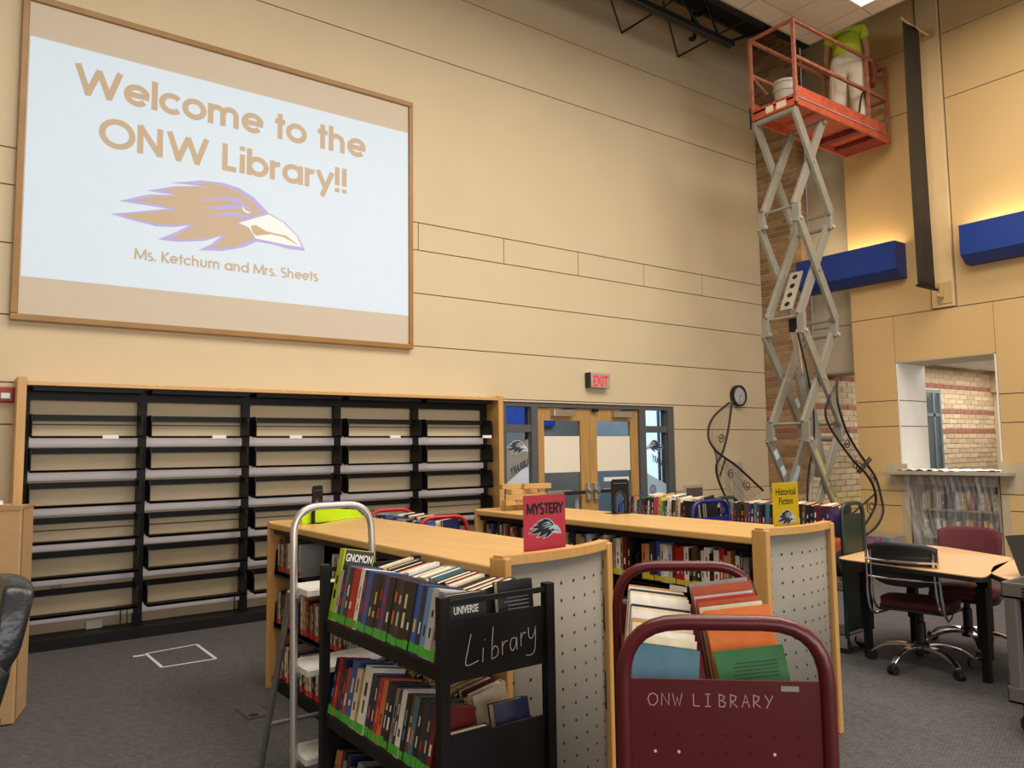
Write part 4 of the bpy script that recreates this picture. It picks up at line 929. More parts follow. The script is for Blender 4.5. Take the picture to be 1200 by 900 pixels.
# ================================================================== MAROON TRUCK
RZ = math.radians(-43); HW_, HL = .23, .4135
mc = thing('book_truck', 'maroon steel book truck in the foreground with chalked writing and perforated ends', 'book cart', (1.664, 1.429, 0), RZ)
def hoop(y, zt, hw, r, z0=.12, n=7, rc=.13): return rounded_path([(-hw, y, z0), (-hw, y, zt), (hw, y, zt), (hw, y, z0)], rc, n)
def truck_ends(t, hw, hl, zt, M, r=.017, ptop=.13, pbot=.14, rc=.13):
    for sgn in (-1, 1):
        y = sgn*hl
        h = MB().tube(hoop(y, zt-r, hw-r, r, rc=rc), r, 10).build('end_hoop', M, t, smooth=True)
        p = MB().box(-hw+.03, hw-.03, y-.004, y+.004, pbot, zt-ptop).build('end_panel', M, t)
truck_ends(mc, .232, HL, 1.158, MAROON, .017, .138)
for z in (.88, .50, .15):
    for sgn in (-1, 1):
        a = math.radians(14) if z > .2 else 0
        MB().obox((sgn*.105, 0, z+.02), (.105*math.cos(a), 0, sgn*.105*math.sin(a)), (0, HL-.006, 0), (0, 0, .005)).build('shelf', MAROON, mc)
for sx in (-1, 1):
    for sy in (-1, 1): MB().lathe([(0, -.015), (.05, -.015), (.055, 0), (.05, .015), (0, .015)], (sx*.2, sy*.37, .055), 18, 'x').box(sx*.2-.02, sx*.2+.02, sy*.37-.02, sy*.37+.02, .055, .13).build('caster', RUBBER, mc)
yv = -HL-.0048
LET = {'O': [[(.5, 1), (.15, .85), (0, .5), (.2, .05), (.6, 0), (.95, .35), (.9, .8), (.5, 1)]], 'N': [[(0, 0), (.05, 1), (.7, .05), (.75, 1)]], 'W': [[(0, 1), (.2, 0), (.45, .7), (.65, .02), (.9, 1)]], 'L': [[(0, 1), (0, .05), (.6, 0)]],
 'I': [[(.1, 1), (.6, 1)], [(.35, 1), (.33, 0)], [(.05, 0), (.62, .02)]], 'B': [[(0, 0), (.02, 1), (.5, .85), (.4, .55), (.05, .5), (.6, .35), (.5, .02), (0, 0)]], 'R': [[(0, 0), (.02, 1), (.55, .85), (.4, .5), (.05, .45), (.65, 0)]],
 'A': [[(0, 0), (.35, 1), (.7, 0)], [(.1, .4), (.6, .4)]], 'Y': [[(0, 1), (.35, .5)], [(.75, 1), (.1, -.05)]]}
mb = MB(); zc = .965
for ch, x in zip('ONWLIBRARY', (-.163, -.134, -.110, -.066, -.043, -.012, .012, .036, .060, .084)):
    for st in LET[ch]: stroke(mb, [(x+q[0]*.022, zc+q[1]*.026) for q in st], .0022, lambda u, v: (u, yv, v))
mb.build('chalk_lettering', CHALKM, mc, fixn=False)
mb = MB(); mb2 = MB()
for i in range(7):
    for j in range(8):
        x = -.15+i*.05; z = .905-j*.036
        if z < .2: continue
        tgt = mb2 if (i, j) in ((0, 1), (1, 1), (5, 1), (5, 2)) else mb
        tgt.lathe([(0, -.0006), (.0034, -.0006), (.0034, 0)], (x, -HL-.004, z), 8, 'y')
stuff(mb.build('panel_holes', mat('maroon_hole', (.006, .002, .002), .8), mc)); mb2.build('light_through_holes', mat('hole_pale', srgb(206, 190, 186), .8), mc)
MB().box(.118, .155, -HL-.0055, -HL-.004, 1.0, 1.011).build('maker_plate', mat('plate_grey', srgb(150, 146, 142), .4, metal=.4), mc)
mc_m = Matrix.Translation((1.664, 1.429, 0)) @ Matrix.Rotation(RZ, 4, 'Z')
GM = 'books in the maroon book truck'
def mbook(x, y, z, w, h, d, c, label, tilt, yaw=0.0, roll=0.0, spine_left=True):
    """a book standing across the truck, cover towards the near end: thickness along +y, depth along x"""
    b = basis((0, 0, 0), (0, 1, 0), (1, 0, 0), (0, 0, 1)) if False else basis((d, 0, 0), (0, 1, 0), (-1, 0, 0), (0, 0, 1))
    M4 = mc_m @ Matrix.Translation((x, y, z)) @ Matrix.Rotation(yaw, 4, 'Z') @ Matrix.Rotation(roll, 4, 'Y') @ Matrix.Rotation(tilt, 4, 'X') @ b
    return book(M4, w, h, d, c, label, GM, True, None, False)
random.seed(21)
y = -.36; zl = .905
cl_ = [('teal', .026, .175, .152), ('green', .02, .17, .15), ('cream', .024, .182, .152), ('white', .026, .19, .150), ('cream', .022, .196, .150), ('tan', .024, .20, .150), ('white', .03, .215, .155), ('cream', .026, .215, .155), ('black', .03, .215, .155), ('white', .036, .225, .16), ('white', .03, .228, .16), ('cream', .03, .228, .16), ('charcoal', .03, .228, .16), ('white', .03, .226, .158), ('tan', .03, .226, .158)]
for i, (c, w_, h, d) in enumerate(cl_):
    mbook(-.205, y, zl, w_, h, d, c, f'{c} covered book facing near end, {ordinal(i+1)} back in left row of maroon truck', -.34, .02, .12); y += w_/math.cos(.34)+.006
y = -.35
cr_ = [('green', .03, .165, .155), ('yellow', .012, .15, .14), ('orange', .03, .215, .150), ('orange', .034, .235, .16), ('teal', .02, .22, .155), ('cream', .03, .23, .155), ('rust', .034, .235, .155), ('red', .026, .235, .155), ('pale grey', .02, .235, .155), ('rust', .05, .255, .16), ('grey', .03, .255, .16)]
for i, (c, w_, h, d) in enumerate(cr_):
    b_ = mbook(.015, y, zl-.01, w_, h, d, c, f'{c} covered book facing near end, {ordinal(i+1)} back in right row of maroon truck', -.30, -.02, -.13)
    if i == 0:
        mb = MB()
        for q in range(5): mb.box(-.0008, -.0002, .02, .02+R(.09, .11), .10+q*.008, .103+q*.008)
        mb.build('cover_print', mat('print_darkgreen', srgb(24, 74, 40), .6), b_)
    y += w_/math.cos(.30)+.008
y = -.33
for i in range(12):
    M4 = mc_m @ basis((-.222, y+.02, .90), (0, -1, 0), (math.cos(.24), 0, math.sin(-.24)), (math.sin(.24), 0, math.cos(.24)))
    y += .0
for i in range(3):
    mbook(-.17, .06+i*.08, .535, .03, .20, .15, ['white', 'brown', 'tan'][i], f'{["white","brown","tan"][i]} book on the middle shelf inside the maroon truck', -.2)

# ================================================================== RED, BLUE AND GREEN TRUCKS BEHIND
def small_truck(label, x, y, rz, hw, hl, zt, M, panel_drop=.14, rc=.12, closed=False, zs=.80):
    t = thing('book_truck', label, 'book cart', (x, y, 0), rz)
    truck_ends(t, hw, hl, zt, M, .016, panel_drop, .16 if closed else .60, rc)
    for z in (zs, .46, .14):
        MB().box(-hw+.02, hw-.02, -hl, hl, z-.008, z).build('shelf', M, t)
    for sx in (-1, 1):
        for sy in (-1, 1):
            c = MB().lathe([(0, -.014), (.05, -.014), (.055, 0), (.05, .014), (0, .014)], (sx*(hw-.05), sy*(hl-.04), .055), 16, 'x').build('caster', RUBBER, t)
            MB().box(sx*(hw-.05)-.022, sx*(hw-.05)-.016, sy*(hl-.04)-.03, sy*(hl-.04)+.03, .04, .14).box(sx*(hw-.05)+.016, sx*(hw-.05)+.022, sy*(hl-.04)-.03, sy*(hl-.04)+.03, .04, .14).build('caster_fork', CHROME, c)
    return t
rt_ = small_truck('red book truck with two arched handles, between the two low bookcases', 3.02, 5.42, math.radians(-3), .215, .46, 1.055, RED, zs=.82)
bt_ = small_truck('blue book truck with arched handles behind the right bookcase', 4.92, 4.48, 0, .235, .40, 1.115, BLUEE, zs=.93)
gt_ = small_truck('dark green book truck with a tall end panel right of the yellow sign', 5.52, 3.82, math.radians(3), .175, .56, 1.105, GREENE, .095, .10, True, zs=.85)
random.seed(31)
def ty(x, y, z, rz): return Matrix.Translation((x, y, z)) @ Matrix.Rotation(rz, 4, 'Z')
def truckrow(T, x, y0, z, sgn, cols, length, labf, group, wr=(.018, .034), hr=(.18, .22), tilt=0.0, y_dir=-1, sticker=None):
    y = y0; n = 0; run = 0
    while True:
        w_ = R(*wr)
        if run+w_ > length: break
        c = cols[n % len(cols)] if isinstance(cols, list) else cols(); n += 1
        inward = Vector((sgn*math.cos(tilt), 0, -math.sin(tilt))); up = Vector((sgn*math.sin(tilt), 0, math.cos(tilt)))
        al = Vector((0, y_dir, 0))
        o = Vector((x, y, z))
        M4 = basis(o, al, inward, up)
        if al.cross(inward).dot(up) < 0: M4 = basis(o+al*w_, -al, inward, up)
        book(T @ M4, w_, R(*hr), R(.12, .15), c, labf(n, c), group, False, sticker)
        y += y_dir*(w_+.0008); run += w_+.0008
Tr = ty(3.02, 5.42, 0, math.radians(-3))
truckrow(Tr, -.195, .43, .821, 1, pick('blue', 'sky blue', 'charcoal', 'cream', 'navy', 'rust', 'grey', 'black'), .82, lambda n, c: f'{c} book, {ordinal(n)} from far end, left row of the red truck', 'books on the red book truck', (.02, .036), (.165, .20), .10)
truckrow(Tr, .195, .43, .821, -1, pick('cream', 'white', 'grey', 'rust', 'black', 'navy'), .82, lambda n, c: f'{c} book, {ordinal(n)} from far end, right row of the red truck', 'REST', (.022, .04), (.165, .20), .10)
Tb = ty(4.92, 4.48, 0, 0)
truckrow(Tb, -.21, .36, .931, 1, ['purple', 'pink', 'grey', 'navy', 'orange', 'pale grey', 'charcoal', 'green', 'purple', 'dark red', 'black', 'white', 'charcoal', 'black', 'pink', 'pink', 'yellow', 'lime', 'teal', 'navy', 'white', 'cream', 'black', 'brown', 'tan', 'cream', 'charcoal', 'black'], .68, lambda n, c: f'{c} book, {ordinal(n)} from far end, left row of the blue truck', 'books on the blue book truck', (.018, .030), (.16, .20), .10)
truckrow(Tb, .21, .36, .931, -1, pick('cream', 'white', 'grey', 'tan', 'black'), .68, lambda n, c: f'{c} book, {ordinal(n)} from far end, right row of the blue truck', 'REST', (.022, .04), (.17, .21), .10)
Tg = ty(5.52, 3.82, 0, math.radians(3))
truckrow(Tg, -.155, .53, .851, 1, pick('black', 'charcoal', 'navy', 'grey', 'maroon', 'black', 'purple', 'charcoal', 'black', 'navy', 'teal', 'brown'), 1.04, lambda n, c: f'{c} book, {ordinal(n)} from far end, left row of the green truck', 'books on the green book truck', (.022, .036), (.20, .225), .10)
truckrow(Tg, .155, .53, .851, -1, pick('cream', 'white', 'charcoal', 'rust', 'black'), 1.04, lambda n, c: f'{c} book, {ordinal(n)} from far end, right row of the green truck', 'REST', (.024, .04), (.20, .23), .10)

# ================================================================== RIGHT WALL: LEDGE, RECESS SHELVES, PLASTIC, BLUE LIGHT BOXES, BANNER
lg = tag(MB().box(10.22, 11.2, 4.02, 5.52, 1.132, 1.178).build('window_ledge', mat('grey_ledge', srgb(170, 160, 144), .6), bevel=.006), 'grey ledge under the wall opening above the plastic-draped shelves', 'ledge')
bs = thing('recessed_shelving', 'bookshelf built into the wall under the ledge, behind plastic sheet', 'shelving', (10.75, 4.755, 0))
GR = mat('grey_shelf_paint', srgb(150, 142, 130), .6)
W(MB().box(10.98, 11.0, 4.22, 5.29, .02, 1.12), bs).build('back_panel', mat('shelf_back', srgb(120, 128, 150), .7), bs)
for y in (4.21, 5.27): W(MB().box(10.47, 11.0, y, y+.03, 0, 1.12), bs).build('side_panel', GR, bs)
for z in (.06, .32, .68, 1.02): W(MB().box(10.60, 10.98, 4.24, 5.27, z-.025, z) if z < 1 else MB().box(10.47, 10.6, 4.24, 5.27, z-.03, 1.12), bs).build('shelf', GR, bs)
random.seed(77)
for zi, (z, nm) in enumerate(((.68, 'upper'), (.32, 'lower'))):
    y = 5.24; n = 0
    while y > 4.30:
        w_ = R(.03, .055)
        if random.random() < .12: y -= .05; continue
        c = random.choice(['tan', 'brown', 'cream', 'cream', 'rust', 'grey', 'navy', 'teal', 'yellow', 'white', 'maroon', 'dark red']); n += 1
        book(basis((10.64, y, z+.001), (0, -1, 0), (1, 0, 0), (0, 0, 1)), w_, R(.19, .235), R(.15, .18), c, f'{c} book behind plastic, {ordinal(n)} from left on the {nm} built-in shelf', 'books on the built-in shelves behind plastic')
        y -= w_+.001
pf = MB()
def filmfn(a, b):
    y = 4.17+a*1.17+.02*math.sin(9*b+a*5); edge = abs(2*a-1)
    gather = .16*math.exp(-((a-.05)/.10)**2)-.14*math.exp(-((a-.95)/.10)**2)
    x = 10.36-.03*math.sin(38*a+3*b)*(.3+.7*b)*(.4+edge)-.012*math.sin(90*a+11*b)-.05*b*(1-edge)+.05*b
    z = 1.185-b*1.165
    if b <= .0: x = 10.30; z = 1.184
    elif b < .04: x = 10.212; z = 1.186
    return (x, y+gather*b*.8, z)
tag(pf.grid(filmfn, 60, 34).build('plastic_sheet', FILM, None, smooth=True, fixn=False), 'translucent plastic sheeting draped from the ledge over the built-in shelves', 'plastic sheet')
cr = MB().grid(lambda a, b: (10.25+b*.5, 4.15+a*1.22, 1.18+.012+.012*math.sin(23*a+7*b)*math.sin(17*b+31*a)+.006*math.sin(61*a)), 40, 10)
tag(cr.build('crumpled_plastic', mat('white_film', srgb(226, 222, 210), .5, var=.03), None, smooth=True, fixn=False), 'crumpled white plastic lying on top of the grey ledge', 'plastic sheet')
def lightbox(y0, y1, label):
    t = thing('light_box', label, 'light fixture', (10.3, (y0+y1)/2, 3.77))
    prof = [(10.16, 4.25), (10.16, 3.87), (10.30, 3.775), (10.45, 3.77), (10.45, 3.80), (10.31, 3.805), (10.18, 3.88), (10.18, 4.25)]
    W(MB().prism(prof, lambda u, v, w_: (u, y0+w_, v), y1-y0), t).build('trough', BLUEBOX, t)
    pe = [(10.16, 4.25), (10.16, 3.87), (10.30, 3.775), (10.45, 3.77), (10.45, 4.25)]
    for y in (y0-.004, y1): W(MB().prism(pe, lambda u, v, w_: (u, y+w_, v), .004), t).build('end_cap', BLUEBOX, t)
    W(MB().tube([(10.32, y0+.05, 4.12), (10.32, y1-.05, 4.12)], .018, 10), t).build('lamp_tube', mat('warm_tube', (1, 1, 1), .5, emit=(1, .75, .4), estr=6), t)
    return t
lightbox(5.18, 6.66, 'blue wall light box with warm uplight, nearer the brick pier')
lightbox(2.90, 4.36, 'blue wall light box with warm uplight, cut by the right picture edge')
bn = thing('hanging_banner', 'narrow dark brown vertical banner hung out from the tan wall', 'banner', (9.95, 4.70, 3.48))
def bfn(a, b): return wl(bn, 9.74+a*.43, 4.70+.012*math.sin(a*7+b*3)+.02*math.sin(a*3)*b, 6.95-b*3.44)
g = MB().grid(bfn, 12, 30).build('cloth', mat('brown_banner', srgb(42, 33, 20), .85, var=.15, scale=3, stretch=(8, 8, .5)), bn, smooth=True, fixn=False)
sd = g.modifiers.new('solid', 'SOLIDIFY'); sd.thickness = .006
W(MB().tube([(9.72, 4.70, 6.97), (10.46, 4.70, 6.97)], .014, 8), bn).build('top_pole', mat('pale_pole', srgb(196, 170, 120), .5), bn)
W(MB().lathe([(0, 0), (.02, .005), (.022, .02), (.012, .035), (0, .038)], (9.72, 4.70, 6.965), 10), bn).build('pole_tip', mat('pale_pole', (0, 0, 0)), bn)
W(MB().tube([(9.72, 4.70, 3.50), (10.24, 4.70, 3.50)], .018, 8), bn).build('bottom_bar', BLK, bn)
W(MB().box(10.20, 10.42, 4.695, 4.705, 3.42, 3.47).box(10.405, 10.42, 4.60, 4.78, 3.34, 3.62).box(10.33, 10.42, 4.69, 4.71, 3.46, 3.60), bn).build('wall_bracket', mat('bracket_tan', srgb(190, 160, 110), .6), bn, bevel=.003)
W(MB().box(10.405, 10.42, 4.62, 4.78, 6.90, 7.04), bn).build('wall_bracket', mat('bracket_tan', (0, 0, 0)), bn, bevel=.003)

# ================================================================== SCISSOR LIFT
lf = thing('scissor_lift', 'tall raised scissor lift with worn orange platform and grey arms', 'scissor lift', (9.2, 5.55, 0))
LXL, LXR = 8.15, 8.83
PX0, PX1, PY0, PY1, PZ = 8.12, 10.30, 5.22, 5.88, 5.66
W(MB().box(7.0, 8.86, 5.22, 5.88, .14, .42), lf).build('chassis', ORANGE, lf, bevel=.02)
for x in (7.25, 8.6):
    for y in (5.19, 5.91): W(MB().lathe([(0, -.05), (.12, -.05), (.15, -.035), (.15, .035), (.12, .05), (0, .05)], (x, y, .15), 24, 'y'), lf).build('wheel', RUBBER, lf, smooth=True)
ST = [(5.60, 4.41), (4.24, 3.07), (2.89, 1.79), (1.61, .50)]
for si, (zt, zb) in enumerate(ST):
    for (yo, yi, sg) in ((5.275, 5.335, 1), (5.825, 5.765, -1)):
        W(MB().bar((LXL, yo, zt), (LXR, yo, zb), .115, .045, (0, 1, 0)), lf).build('scissor_arm', STEEL, lf, bevel=.006)
        W(MB().bar((LXR, yi, zt), (LXL, yi, zb), .115, .045, (0, 1, 0)), lf).build('scissor_arm', STEEL, lf, bevel=.006)
        zc = (zt+zb)/2; xc = (LXL+LXR)/2
        W(MB().tube([(xc, yo-sg*.03, zc), (xc, yi+sg*.03, zc)], .028, 10), lf).build('pivot_pin', SILVER, lf)
    if si < 3:
        zn = ST[si+1][0]
        for x in (LXL, LXR):
            for y in (5.305, 5.795):
                W(MB().box(x-.03, x+.03, y-.05, y+.05, zn-.03, zb+.03), lf).build('pivot_link', STEEL, lf, bevel=.008)
                W(MB().tube([(x, y-.07, zn), (x, y+.07, zn)], .022, 8), lf).build('pivot_pin', mat('pale_pin', srgb(200, 194, 176), .4, metal=.4), lf)
    for k, (x, z) in enumerate(((LXL, zb), (LXR, zt), (LXR, zb))):
        W(MB().tube([(x, 5.28, z), (x, 5.82, z)], .020 if k != 1 else .033, 8), lf).build('cross_tube', STEEL, lf, smooth=True)
W(MB().tube([(LXL, 5.25, 5.585), (LXL, 5.85, 5.585)], .036, 10), lf).build('cross_tube', STEEL, lf, smooth=True)
# perforated strut plate and lift cylinder
a = Vector((8.24, 5.55, 3.16)); b = Vector((8.50, 5.55, 3.66)); d = (b-a).normalized(); nrm = Vector((-d.z, 0, d.x))
sp = W(MB().obox((a+b)/2+nrm*.03, d*((b-a).length/2), (0, .085, 0), nrm*.012), lf).build('cylinder_mount', mat('pale_steel_plate', srgb(160, 155, 140), .5), lf, bevel=.004)
mb = MB()
for k in range(4):
    c = a+d*(.08+k*.135)+nrm*.0435; ring = [c+(Vector((0, 1, 0))*math.cos(2*PI*j/14)+d*math.sin(2*PI*j/14))*.036 for j in range(14)]; mb.add(ring, [tuple(range(14))])
W(mb, lf).build('mount_hole', HOLE, sp, fixn=False)
W(MB().tube([(8.33, 5.55, 3.02), (8.50, 5.55, 2.33)], .034, 12), lf).build('cylinder_rod', CHROME, lf, smooth=True)
W(MB().tube([(8.27, 5.49, 3.02), (8.40, 5.49, 2.40)], .022, 10), lf).build('cylinder_rod', CHROME, lf, smooth=True)
W(MB().tube([(8.46, 5.55, 2.46), (8.80, 5.55, 1.16)], .085, 16), lf).build('cylinder_barrel', STEEL, lf, smooth=True)
W(MB().box(8.2, 8.36, 5.42, 5.52, 2.9, 3.06), lf).build('valve_block', BLK, lf, bevel=.01)
W(MB().box(8.26, 8.34, 5.40, 5.425, 2.93, 3.02), lf).build('valve_coil', SILVER, lf)
W(MB().tube(smoothline([(8.24, 5.44, 2.95), (8.42, 5.42, 2.3), (8.5, 5.43, 1.7), (8.30, 5.42, 1.1), (8.26, 5.42, .4)], 6), .012, 6), lf).build('hose', RUBBER, lf)
W(MB().tube(smoothline([(8.55, 5.44, 1.6), (8.42, 5.42, 1.2), (8.30, 5.40, .9), (8.26, 5.40, .4)], 6), .016, 6), lf).build('hose', mat('grey_hose', srgb(150, 148, 142), .5), lf)
# label strips on the lowest arms
def arm_pt(t, x0, z0, x1, z1): return (x0+(x1-x0)*t, z0+(z1-z0)*t)
for t0, t1, M, yy in ((.12, .85, mat('warning_yellow', srgb(186, 182, 120), .5), 5.2505),):
    p0 = arm_pt(t0, LXL, 1.61, LXR, .50); p1 = arm_pt(t1, LXL, 1.61, LXR, .50)
    ws = W(MB().bar((p0[0], yy, p0[1]), (p1[0], yy, p1[1]), .06, .002, (0, 1, 0)), lf).build('warning_strip', M, lf)
    text('lettering', 'KEEP CLEAR', .06, frame(wl(lf, p0[0]+.17, yy-.002, p0[1]-.30), (p1[0]-p0[0], 0, p1[1]-p0[1]), (-(p1[1]-p0[1]), 0, (p1[0]-p0[0]))), ws, BLKP)
RS = mat('reflective_strip', srgb(190, 222, 230), .3)
for yy, seq in ((5.8015, ((.12, .21), (.30, .39))), (5.2505, ((.86, .95),))):
    for t0, t1 in seq:
        p0 = arm_pt(t0, LXL, 1.61, LXR, .50); p1 = arm_pt(t1, LXL, 1.61, LXR, .50)
        W(MB().bar((p0[0], yy, p0[1]), (p1[0], yy, p1[1]), .075, .002, (0, 1, 0)), lf).build('reflective_strip', RS, lf)
for yy, t0, t1, za, zb in ((5.741, .30, .75, 1.61, .50), (5.741, .70, .80, 2.89, 1.79)):
    p0 = arm_pt(t0, LXR, za, LXL, zb) if za < 2 else arm_pt(t0, LXL, za, LXR, zb); p1 = arm_pt(t1, LXR, za, LXL, zb) if za < 2 else arm_pt(t1, LXL, za, LXR, zb)
    W(MB().bar((p0[0], yy, p0[1]), (p1[0], yy, p1[1]), .075, .002, (0, 1, 0)), lf).build('reflective_strip', RS, lf)
# platform
dk = W(MB().box(PX0, PX1, PY0, PY1, PZ+.05, PZ+.075), lf).build('deck', ORANGE, lf)
for y in (5.34, 5.50, 5.66): W(MB().box(PX0+.03, 9.7, y, y+.05, PZ-.01, PZ+.05), dk).build('deck_rib', ORANGE, lf)
W(MB().box(9.55, 9.66, PY0+.03, PY1-.03, PZ-.02, PZ+.05), lf).build('cross_beam', mat('dark_orange_paint', srgb(120, 36, 30), .6, var=.1), lf)
W(MB().box(9.98, 10.28, PY0+.03, PY1-.03, PZ-.012, PZ+.045), lf).build('extension_beam', mat('dark_orange_paint', (0, 0, 0)), lf)
for y in (PY0, PY1-.03):
    W(MB().box(PX0, PX1, y, y+.03, PZ-.03, PZ+.06), lf).build('side_channel', ORANGE, lf, bevel=.004)
    W(MB().box(PX0, PX1-.18, y, y+.02, PZ+.075, PZ+.21), lf).build('toe_board', ORANGE, lf, bevel=.003)
W(MB().box(PX0+.05, 9.9, PY0-.003, PY0, PZ+.062, PZ+.074), lf).build('pale_stripe', mat('pale_blue_stripe', srgb(150, 150, 170), .5), lf)
for x in (PX0, PX1-.03): W(MB().box(x, x+.03, PY0, PY1, PZ-.03, PZ+.11), lf).build('end_channel', ORANGE, lf, bevel=.004)
for a_, b_ in ((5.36, 5.50), (5.545, 5.65)): W(MB().box(PX0-.002, PX0, a_, b_, PZ-.005, PZ+.075), lf).build('notice_plate', mat('notice_white', srgb(222, 204, 172), .5), lf)
mb = MB()
for k in range(9): mb.box(PX0-.0015, PX0, PY0+.03+k*.075, PY0+.05+k*.075, PZ+.085, PZ+.10)
stuff(W(mb, lf).build('channel_slots', mat('slot_dark', (.05, .015, .01), .8), lf))
ZR, ZMID = 6.70, 6.24
pr_ = .021
for (x, y) in ((PX0+.02, PY0+.02), (PX0+.02, PY1-.02), (9.80, PY0+.02), (9.80, PY1-.02), (PX1-.02, PY0+.02), (PX1-.02, PY1-.02)):
    W(MB().box(x-pr_, x+pr_, y-pr_, y+pr_, PZ, ZR), lf).build('rail_post', ORANGED, lf, bevel=.004)
for z in (ZR, ZMID):
    for y in (PY0+.02, PY1-.02): W(MB().box(PX0, PX1, y-.019, y+.019, z-.019, z+.019), lf).build('guard_rail', ORANGED, lf, bevel=.004)
    for x in (PX0+.02, PX1-.02):
        if x < 9 and z == ZMID: continue
        W(MB().box(x-.019, x+.019, PY0, PY1, z-.019, z+.019), lf).build('guard_rail', ORANGED, lf, bevel=.004)
W(MB().tube([(PX0+.02, PY1-.02, ZMID), (PX0+.35, PY1-.02, 6.08)], .015, 6), lf).build('gate_chain', ORANGED, lf)
W(MB().tube([(PX0-.03, PY1-.02, PZ+.14), (PX0-.04, PY1-.03, PZ-.06), (PX0-.03, PY1-.02, PZ-.14)], .012, 6), lf).build('chain_end', BLK, lf)
W(MB().tube([(10.0, 5.60, 6.65), (9.86, 5.50, 5.80)], .014, 6), lf).build('tie_strap', mat('pale_strap', srgb(206, 196, 170), .7), lf)
bk_ = thing('paint_bucket', 'grey plastic paint bucket standing on the lift platform', 'bucket', (8.36, 5.52, PZ+.076))
MB().lathe([(.0, 0), (.125, 0), (.14, .20), (.15, .20), (.15, .235), (.142, .235), (.142, .30), (.152, .30), (.152, .335), (.14, .34), (.13, .33), (.12, .02), (0, .02)], n=28).build('pail', mat('grey_pail', srgb(168, 160, 146), .5), bk_, smooth=True)
MB().tube([(.155*math.cos(a), .155*math.sin(a)*.4-.02, .22-.10*math.sin(a)) for a in [i*PI/12 for i in range(13)]], .004, 6).build('handle', SILVER, bk_)

# person on the platform
def skin(name, verts, edges, rad, M, parent, root=0, sub=2):
    me = bpy.data.meshes.new(name); me.from_pydata(verts, edges, []); me.materials.append(M)
    o = bpy.data.objects.new(name, me); COL.objects.link(o); o.parent = parent
    md = o.modifiers.new('skin', 'SKIN'); md.use_smooth_shade = True
    for i, v in enumerate(me.skin_vertices[0].data):
        r = rad[i]; v.radius = (r, r) if not isinstance(r, tuple) else r; v.use_root = (i == root)
    sb = o.modifiers.new('sub', 'SUBSURF'); sb.levels = sub; sb.render_levels = sub
    return o
pe = thing('person', 'worker in lime shirt and white paint-stained trousers leaning on the lift platform', 'person', (9.80, 5.50, PZ+.076), math.radians(30))
FZ = 0.0
V = [(0, 0, 1.02), (.02, 0, 1.20), (.06, 0, 1.40), (.08, 0, 1.54), (.10, 0, 1.61), (.14, 0, 1.74), (.145, 0, 1.80),      # pelvis..head 0-6
     (.0, -.10, .94), (.04, -.13, .50), (-.03, -.14, .10), (-.03, -.14, .055), (.11, -.15, .04),           # left leg 7-11
     (.01, .10, .94), (.14, .14, .55), (.03, .15, .12), (.03, .15, .055), (.17, .16, .04),                # right leg 12-16
     (.08, -.21, 1.47), (.14, -.25, 1.20), (.30, -.22, 1.02), (.37, -.20, 1.00),                        # left arm 17-20
     (.08, .21, 1.47), (.14, .26, 1.20), (.32, .24, 1.04), (.39, .22, 1.02)]                           # right arm 21-24
E_ = [(0, 1), (1, 2), (2, 3), (3, 4), (4, 5), (5, 6), (0, 7), (7, 8), (8, 9), (9, 10), (10, 11), (0, 12), (12, 13), (13, 14), (14, 15), (15, 16), (3, 17), (17, 18), (18, 19), (19, 20), (3, 21), (21, 22), (22, 23), (23, 24)]
RD = [.12, .12, .135, .105, .055, .095, .085, .085, .062, .042, .045, .03, .085, .062, .042, .045, .03, .058, .046, .032, .036, .058, .046, .032, .036]
for sgn, wr_ in ((-1, 20), (1, 24)):
    bx, by, bz = V[wr_]
    for k, (dy, ln) in enumerate(((-.03, .055), (-.015, .078), (.0, .084), (.015, .078), (.034, .05))):
        V.append((bx+.03, by+dy*.9, bz)); V.append((bx+.03+ln*.55, by+dy*1.2, bz-.005)); V.append((bx+.03+ln*.8, by+dy*1.2, bz-.03))
        n = len(V); E_ += [(wr_, n-3), (n-3, n-2), (n-2, n-1)]; RD += [.013, .0095, .008]
skin('body', V, E_, RD, SKIN, pe)
pv = [V[0], V[7], V[8], V[9], V[12], V[13], V[14], (.02, 0, 1.16)]
skin('trousers', pv, [(0, 1), (1, 2), (2, 3), (0, 4), (4, 5), (5, 6), (0, 7)], [.19, .15, .125, .11, .15, .125, .11, .18], PANTS, pe)
tv = [(-.01, 0, 1.06), V[1], V[2], V[3], (V[4][0]-.01, 0, V[4][2]-.03), V[17], ((V[17][0]+V[18][0])/2, -.235, 1.33), V[21], ((V[21][0]+V[22][0])/2, .24, 1.33)]
skin('shirt', tv, [(0, 1), (1, 2), (2, 3), (3, 4), (3, 5), (5, 6), (3, 7), (7, 8)], [(.21, .25), (.19, .22), (.19, .22), .15, .075, .09, .075, .09, .075], VIS, pe)
for i in (10, 15):
    x, y, z = V[i]; MB().prism([(-.08, 0), (.20, 0), (.20, .05), (.10, .08), (.05, .13), (-.08, .13)], lambda u, v, w_: (x+u, y-.05+w_, v), .10).build('boot', SHOE, pe, bevel=.02)
hd = MB(); n = 12
hd.lathe([(0, .11), (.05, .10), (.088, .06), (.10, .0), (.098, -.03)], (V[5][0]-.005, 0, V[5][2]+.01), 18); hd.build('cap', mat('white_cap', srgb(226, 222, 212), .8), pe, smooth=True)
for sy in (-1, 1):
    MB().lathe([(0, .012), (.010, .006), (.012, 0), (.010, -.006), (0, -.012)], (V[5][0]+.088, sy*.033, V[5][2]-.01), 8).build('eye', mat('eye_dark', (.02, .02, .02), .2), pe)
    MB().lathe([(0, .03), (.012, .02), (.014, -.01), (0, -.03)], (V[5][0]-.01, sy*.096, V[5][2]-.015), 8).build('ear', SKIN, pe)
